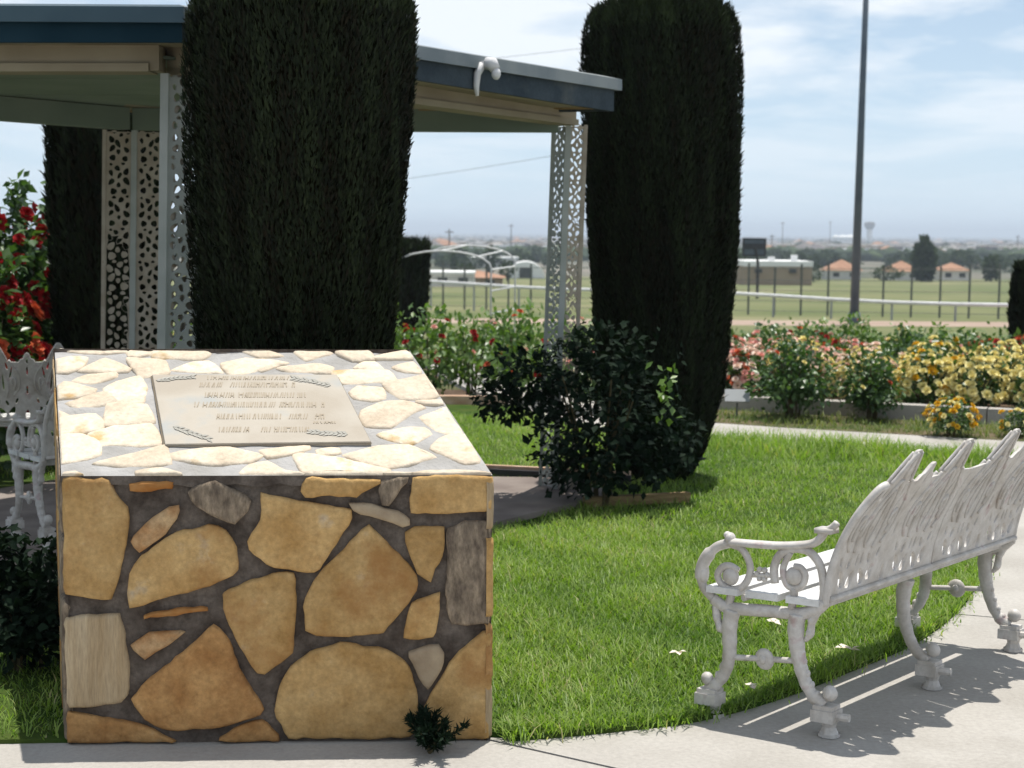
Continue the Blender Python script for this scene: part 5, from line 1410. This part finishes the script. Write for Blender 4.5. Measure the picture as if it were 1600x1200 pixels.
for i, (px, y, w, hh, rh, lb) in enumerate(((1312, 300, 6.4, 1.9, 2.0, "orange roofed house just left of the light mast"), (1405, 296, 6.0, 1.8, 2.0, "orange roofed house between the light mast and the rounded tree"), (1483, 300, 5.4, 2.0, 1.5, "orange roofed house right of the rounded tree"))):
    block_house("house", (px - 800) / 2400 * y, y, w, 6, hh, "hip", rh, MT["pale_wall"], MT["clay_roof"], lb)
# low buildings seen through the pavilion
block_house("low_building", -8.5, 190, 7.5, 8, 1.7, "flat", .25, MT["pale_wall"], MT["white_roof"], "low white building at the left of the gap between cypress and column", nwin=3, cat="building")
block_house("low_building", -4.6, 205, 6.5, 8, 1.1, "hip", .9, MT["tan_wall"], MT["clay_roof"], "low building with a red brown roof in the gap between cypress and column", nwin=2, cat="building")
block_house("warehouse", -6.0, 430, 15, 14, 2.6, "flat", .4, MT["pale_wall"], MT["white_roof"], "long white warehouse beyond the field left of the pavilion's lace column", nwin=5, cat="building")
# arched white shed
qs = empty("arched_shed", (2.4, 290, gz(290)), 0, "white shed with a half round roof seen beside the lace column", "shed")
mb = MB(); n = 12
v = [(3.6 * math.cos(t), yy, 3.1 * math.sin(t)) for yy in (-5, 5) for t in np.linspace(0, math.pi, n)]
mb.add(v, [(i, i + 1, n + i + 1, n + i) for i in range(n - 1)] + [tuple(range(n - 1, -1, -1)), tuple(range(n, 2 * n))]); mb.build("shell", MT["white_roof"], qs)
MB().box((-1.2, -5.06, 0), (1.2, -5.01, 2.0)).build("door", MT["window_dark"], qs)

# trees of the town: three crown meshes, shared
def crown(seed, n, shape):
    r = np.random.default_rng(seed)
    d = unit(r.normal(size=(n, 3))); q = r.uniform(.55, 1.05, (n, 1)) * (1 + .18 * np.sin(d[:, :1] * 5 + seed) * np.sin(d[:, 2:] * 6 + seed * 2))
    if shape == "round": P = d * q * [[.5, .5, .40]] + [[0, 0, .6]]
    elif shape == "column": P = d * q * [[.26, .26, .47]] + [[0, 0, .54]]
    else: P = d * q * [[.75, .75, .42]] + [[0, 0, .45]]
    D = unit(d + r.normal(0, .6, (n, 3))); L = .17 * r.uniform(.6, 1.4, n)
    return leaf_mesh("crown", P, D, unit(d + r.normal(0, .5, (n, 3))), L, L * .7, MT["tree_leaf"], .4 + .25 * d[:, 2] + r.normal(0, .2, n))
CR = {s: [crown(900 + i * 3 + j, 260, s) for j in range(3)] for i, s in enumerate(("round", "column", "low"))}
TRUNK = MB().tube([(0, 0, -.05), (0, 0, .45)], [.035, .025], 6).mesh("trunk", MT["bark"])
def tree(name, x, y, h, shape, label, group=None, wide=1.0, parts=True, z=None):
    r = empty(name, (x, y, gz(y) if z is None else z), random.uniform(0, 6.28), label, "tree" if shape != "low" else "shrub", group)
    link("crown", random.choice(CR[shape]), r, None, None, (h * wide, h * wide, h))
    if parts: link("trunk", TRUNK, r, None, None, (h, h, h))
    return r
def ax(px, y): return (px - 800) / 2400 * y
big = tree("tree", ax(1441, 270), 270, 6.9, "column", "dark rounded tree standing between two orange roofed houses", wide=.80)
ch = big.children[0]; ch.data = crown(950, 1500, "column")
tree("shrub", ax(1383, 280), 280, 2.8, "low", "wide green shrub in front of the orange roofed house", wide=1.4)
tree("shrub", ax(1264, 250), 250, 3.4, "low", "bushy shrub beside the tan flat roofed building", wide=.85)
tree("tree", ax(1545, 285), 285, 4.6, "column", "slim pointed tree near the photo's right border", wide=1.0)
tree("tree", ax(765, 330), 330, 5.6, "column", "slim dark tree in the middle of the gap between cypress and column", wide=.55)
tree("tree", ax(708, 300), 300, 4.4, "column", "slim dark tree standing by the utility pole", wide=.5)
tree("tree", ax(791, 240), 240, 3.0, "round", "small brownish round tree left of the arched shed", wide=.8)
tree("tree", ax(727, 215), 215, 2.6, "round", "small round tree beside the low white building", wide=1.0)
tree("tree", ax(1160, 260), 262, 4.4, "round", "green tree peeping over the tan building's roof", wide=1.0)
# utility poles
for i, (px, y, h) in enumerate(((701, 420, 10.5), (797, 700, 15), (1203, 640, 11), (1219, 900, 19), (1293, 1100, 22), (1585, 800, 12))):
    r = empty("utility_pole", (ax(px, y), y, gz(y)), 0, ["wooden utility pole with a crossarm right of the tall cypress", "thin utility pole in the middle of the pavilion's opening", "thin pole above the tan building", "tall thin pole right of the tan building", "thin mast left of the light mast", "thin pole far off at the right border"][i], "utility pole")
    MB().tube([(0, 0, -.2), (0, 0, h)], [.22, .16], 6).build("pole", MT["wood_pole"], r)
    MB().box((-1.2, -.1, h - 1.0), (1.2, .1, h - .75)).build("crossarm", MT["wood_pole"], r)
# cables across the sky, hung between poles hidden by the cypresses
def cable(a, b, sag, rad, label):
    pa = [Vector(a).lerp(Vector(b), t) - Vector((0, 0, sag * 4 * t * (1 - t))) for t in np.linspace(0, 1, 15)]
    tag(MB().tube(pa, rad, 4).build("power_cable", MT["dark_post"]), label, "cable")
cable((-14.5, 110, 4.35), (7.4, 76, 6.3), .25, .012, "thin lower power cable crossing the sky in the pavilion's opening")
cable((-6.2, 41, 5.6), (3.9, 40, 6.55), .10, .005, "thin upper power cable crossing the sky above the pavilion roof")
for a, h in (((-14.5, 110), 4.5), ((7.4, 76), 6.4), ((-6.2, 41), 5.7), ((3.9, 40), 6.65)):
    o = MB().tube([(a[0], a[1], gz(a[1]) - .2), (a[0], a[1], h)], .1, 6).build("cable_pole", MT["wood_pole"])
    tag(o, "wooden pole carrying a power cable, behind a cypress", "pole", "poles carrying the power cables")
# water tower on the horizon
wt = empty("water_tower", (ax(1354, 2400), 2400, gz(2400)), 0, "pale water tower with a flared top on the hazy horizon right of the light mast", "water tower")
MB().lathe([(5.2, -1), (4.4, 4), (4.3, 20), (4.6, 23)], seg=16).build("shaft", MT["pale_wall"], wt, True)
MB().lathe([(4.6, 23.005), (8.2, 28), (8.4, 32), (7.0, 34.2), (1.0, 35)], seg=16).build("tank", MT["grey_roof"], wt, True)
for i, (px, y, w) in enumerate(((1313, 1900, 13), (1325, 1850, 15), (1302, 2000, 10))):
    tag(link("storage_tank", MB().lathe([(w / 2, -1), (w / 2, 11), (w / 4, 13.5), (.2, 14)], seg=14).mesh("storage_tank", MT["white_roof"]), None, (ax(px, y), y, gz(y))),
        ["white round storage tank, middle of the three left of the light mast", "white round storage tank nearest the light mast", "smallest white storage tank, leftmost of the three left of the light mast"][i], "storage tank")
# the town: houses and trees out to the horizon
def town_house(i, flat):
    mb = MB(); w, d, h = 1, .8, .42
    mb.box((-.5, -.4, -.1), (.5, .4, h)); mb.cur = 1
    if flat: mb.box((-.52, -.42, h), (.52, .42, h + .1))
    else:
        v = [(-.56, -.46, h), (.56, -.46, h), (.56, .46, h), (-.56, .46, h), (-.12, 0, h + .26), (.12, 0, h + .26)]
        mb.add(v, [(0, 1, 5, 4), (1, 2, 5), (2, 3, 4, 5), (3, 0, 4), (3, 2, 1, 0)])
    mb.cur = 2
    for x in (-.3, .05): mb.box((x, -.41, .12), (x + .16, -.402, .3))
    return mb.mesh("town_house", [MT["pale_wall"] if i % 3 else MT["tan_wall"], MT["white_roof"] if flat else (MT["clay_roof"] if i == 1 else MT["grey_roof"]), MT["window_dark"]])
TH = [town_house(i, i in (2, 4)) for i in range(5)]
rr = random.Random(42)
def rnd_far(y0, y1, u): return 1 / (1 / y0 + (1 / y1 - 1 / y0) * u)
for i in range(290):
    y = rnd_far(720, 4200, rr.random()); px = rr.uniform(590, 880) if i % 3 == 0 else rr.uniform(1110, 1690)
    k = rr.randrange(5)
    s = rr.uniform(7, 11) * (1.0 if y < 1500 else 1.6)
    o = link("town_house", TH[k], None, (ax(px, y), y, gz(y)), (0, 0, rr.choice((0, .3, -.4, 1.57))), (s, s, min(s, 10) * rr.uniform(.8, 1.15)))
    lab = ["small pale house with a grey roof in the hazy town", "small house with a clay roof in the hazy town", "small flat roofed house in the hazy town", "small tan house with a grey roof in the hazy town", "small pale flat roofed block in the hazy town"][k]
    tag(o, lab, "house", lab.replace("small ", "").replace("house", "houses").replace("block", "blocks"))
for i in range(210):
    y = rnd_far(400, 2600, rr.random()); px = rr.uniform(590, 880) if i % 3 == 0 else rr.uniform(1110, 1690)
    shp = rr.choice(("round", "round", "low", "column"))
    h = rr.uniform(3.0, 5.6) * (1 if y < 900 else 1.3)
    o = link("town_tree", CR[shp][rr.randrange(3)], None, (ax(px, y), y, gz(y) - .3), (0, 0, rr.uniform(0, 6)), (h * rr.uniform(.9, 1.5), h * rr.uniform(.9, 1.5), h))
    lab = {"round": "round dark tree among the houses of the hazy town", "low": "spreading dark tree among the houses of the hazy town", "column": "slim dark tree among the houses of the hazy town"}[shp]
    tag(o, lab, "tree", lab.split(" among")[0] + "s of the town")
# the rest of the town and its trees, too far to tell apart
V = []; F = []; T = []; r = np.random.default_rng(77)
n = 4200
y = 1 / (1 / 600 + (1 / 9000 - 1 / 600) * r.uniform(0, 1, n)); x = r.uniform(-.42, .42, n) * y
h = r.uniform(3, 6.5, n); w = h * r.uniform(.8, 2.2, n)
z = np.interp(y, TZ[:, 0], TZ[:, 1])
a = r.uniform(0, 3.14, n)
base = np.stack([x, y, z - .5], 1)
dx = np.stack([np.cos(a), np.sin(a), np.zeros(n)], 1) * (w / 2)[:, None]; dy = np.stack([-np.sin(a), np.cos(a), np.zeros(n)], 1) * (w / 2)[:, None]; up = np.zeros((n, 3)); up[:, 2] = h * .6; tp = np.zeros((n, 3)); tp[:, 2] = h
Vv = np.stack([base - dx * .7, base + dx * .7, base - dy * .7, base + dy * .7, base - dx + up, base + dx + up, base - dy + up, base + dy + up, base + tp + dx * .2], 1)
b = np.arange(n)[:, None] * 9
fc = [[0, 2, 6], [0, 6, 4], [2, 1, 5], [2, 5, 6], [1, 3, 7], [1, 7, 5], [3, 0, 4], [3, 4, 7], [4, 6, 8], [6, 5, 8], [5, 7, 8], [7, 4, 8]]
F = np.stack([b + [q] for q in fc], 1).reshape(-1, 3)
tag(link("far_trees", fast_mesh("far_trees", Vv.reshape(-1, 3), F, MT["tree_leaf"], np.repeat(np.clip(r.normal(.4, .25, n), 0, 1), 9))), kind="stuff")
mb = MB(); r2 = random.Random(5)
for i in range(3600):
    yy = rnd_far(800, 9000, r2.random()); xx = r2.uniform(-.42, .42) * yy; s = r2.uniform(6, 18); zz = gz(yy)
    mb.cur = r2.choice((0, 0, 1, 2))
    mb.box((xx - s / 2, yy - s / 2, zz - 1), (xx + s / 2, yy + s / 2, zz + r2.uniform(2.5, 6)))
tag(mb.build("far_town", [MT["pale_wall"], MT["tan_wall"], MT["grey_roof"]]), kind="stuff")

# ------------------------------------------------------------------ haze
hm = bpy.data.materials.new("haze"); hm.use_nodes = True
hm.node_tree.nodes.clear()
ho = hm.node_tree.nodes.new("ShaderNodeOutputMaterial"); hv = hm.node_tree.nodes.new("ShaderNodeVolumePrincipled")
hv.inputs["Color"].default_value = (0.78, 0.88, 1.0, 1)
hv.inputs["Density"].default_value = 3.0e-4
hv.inputs["Anisotropy"].default_value = 0.0
hm.node_tree.links.new(hv.outputs[0], ho.inputs["Volume"])
o = MB().box((-36000, -200, -40), (36000, 31000, 40)).build("haze", hm)
tag(o, kind="stuff")
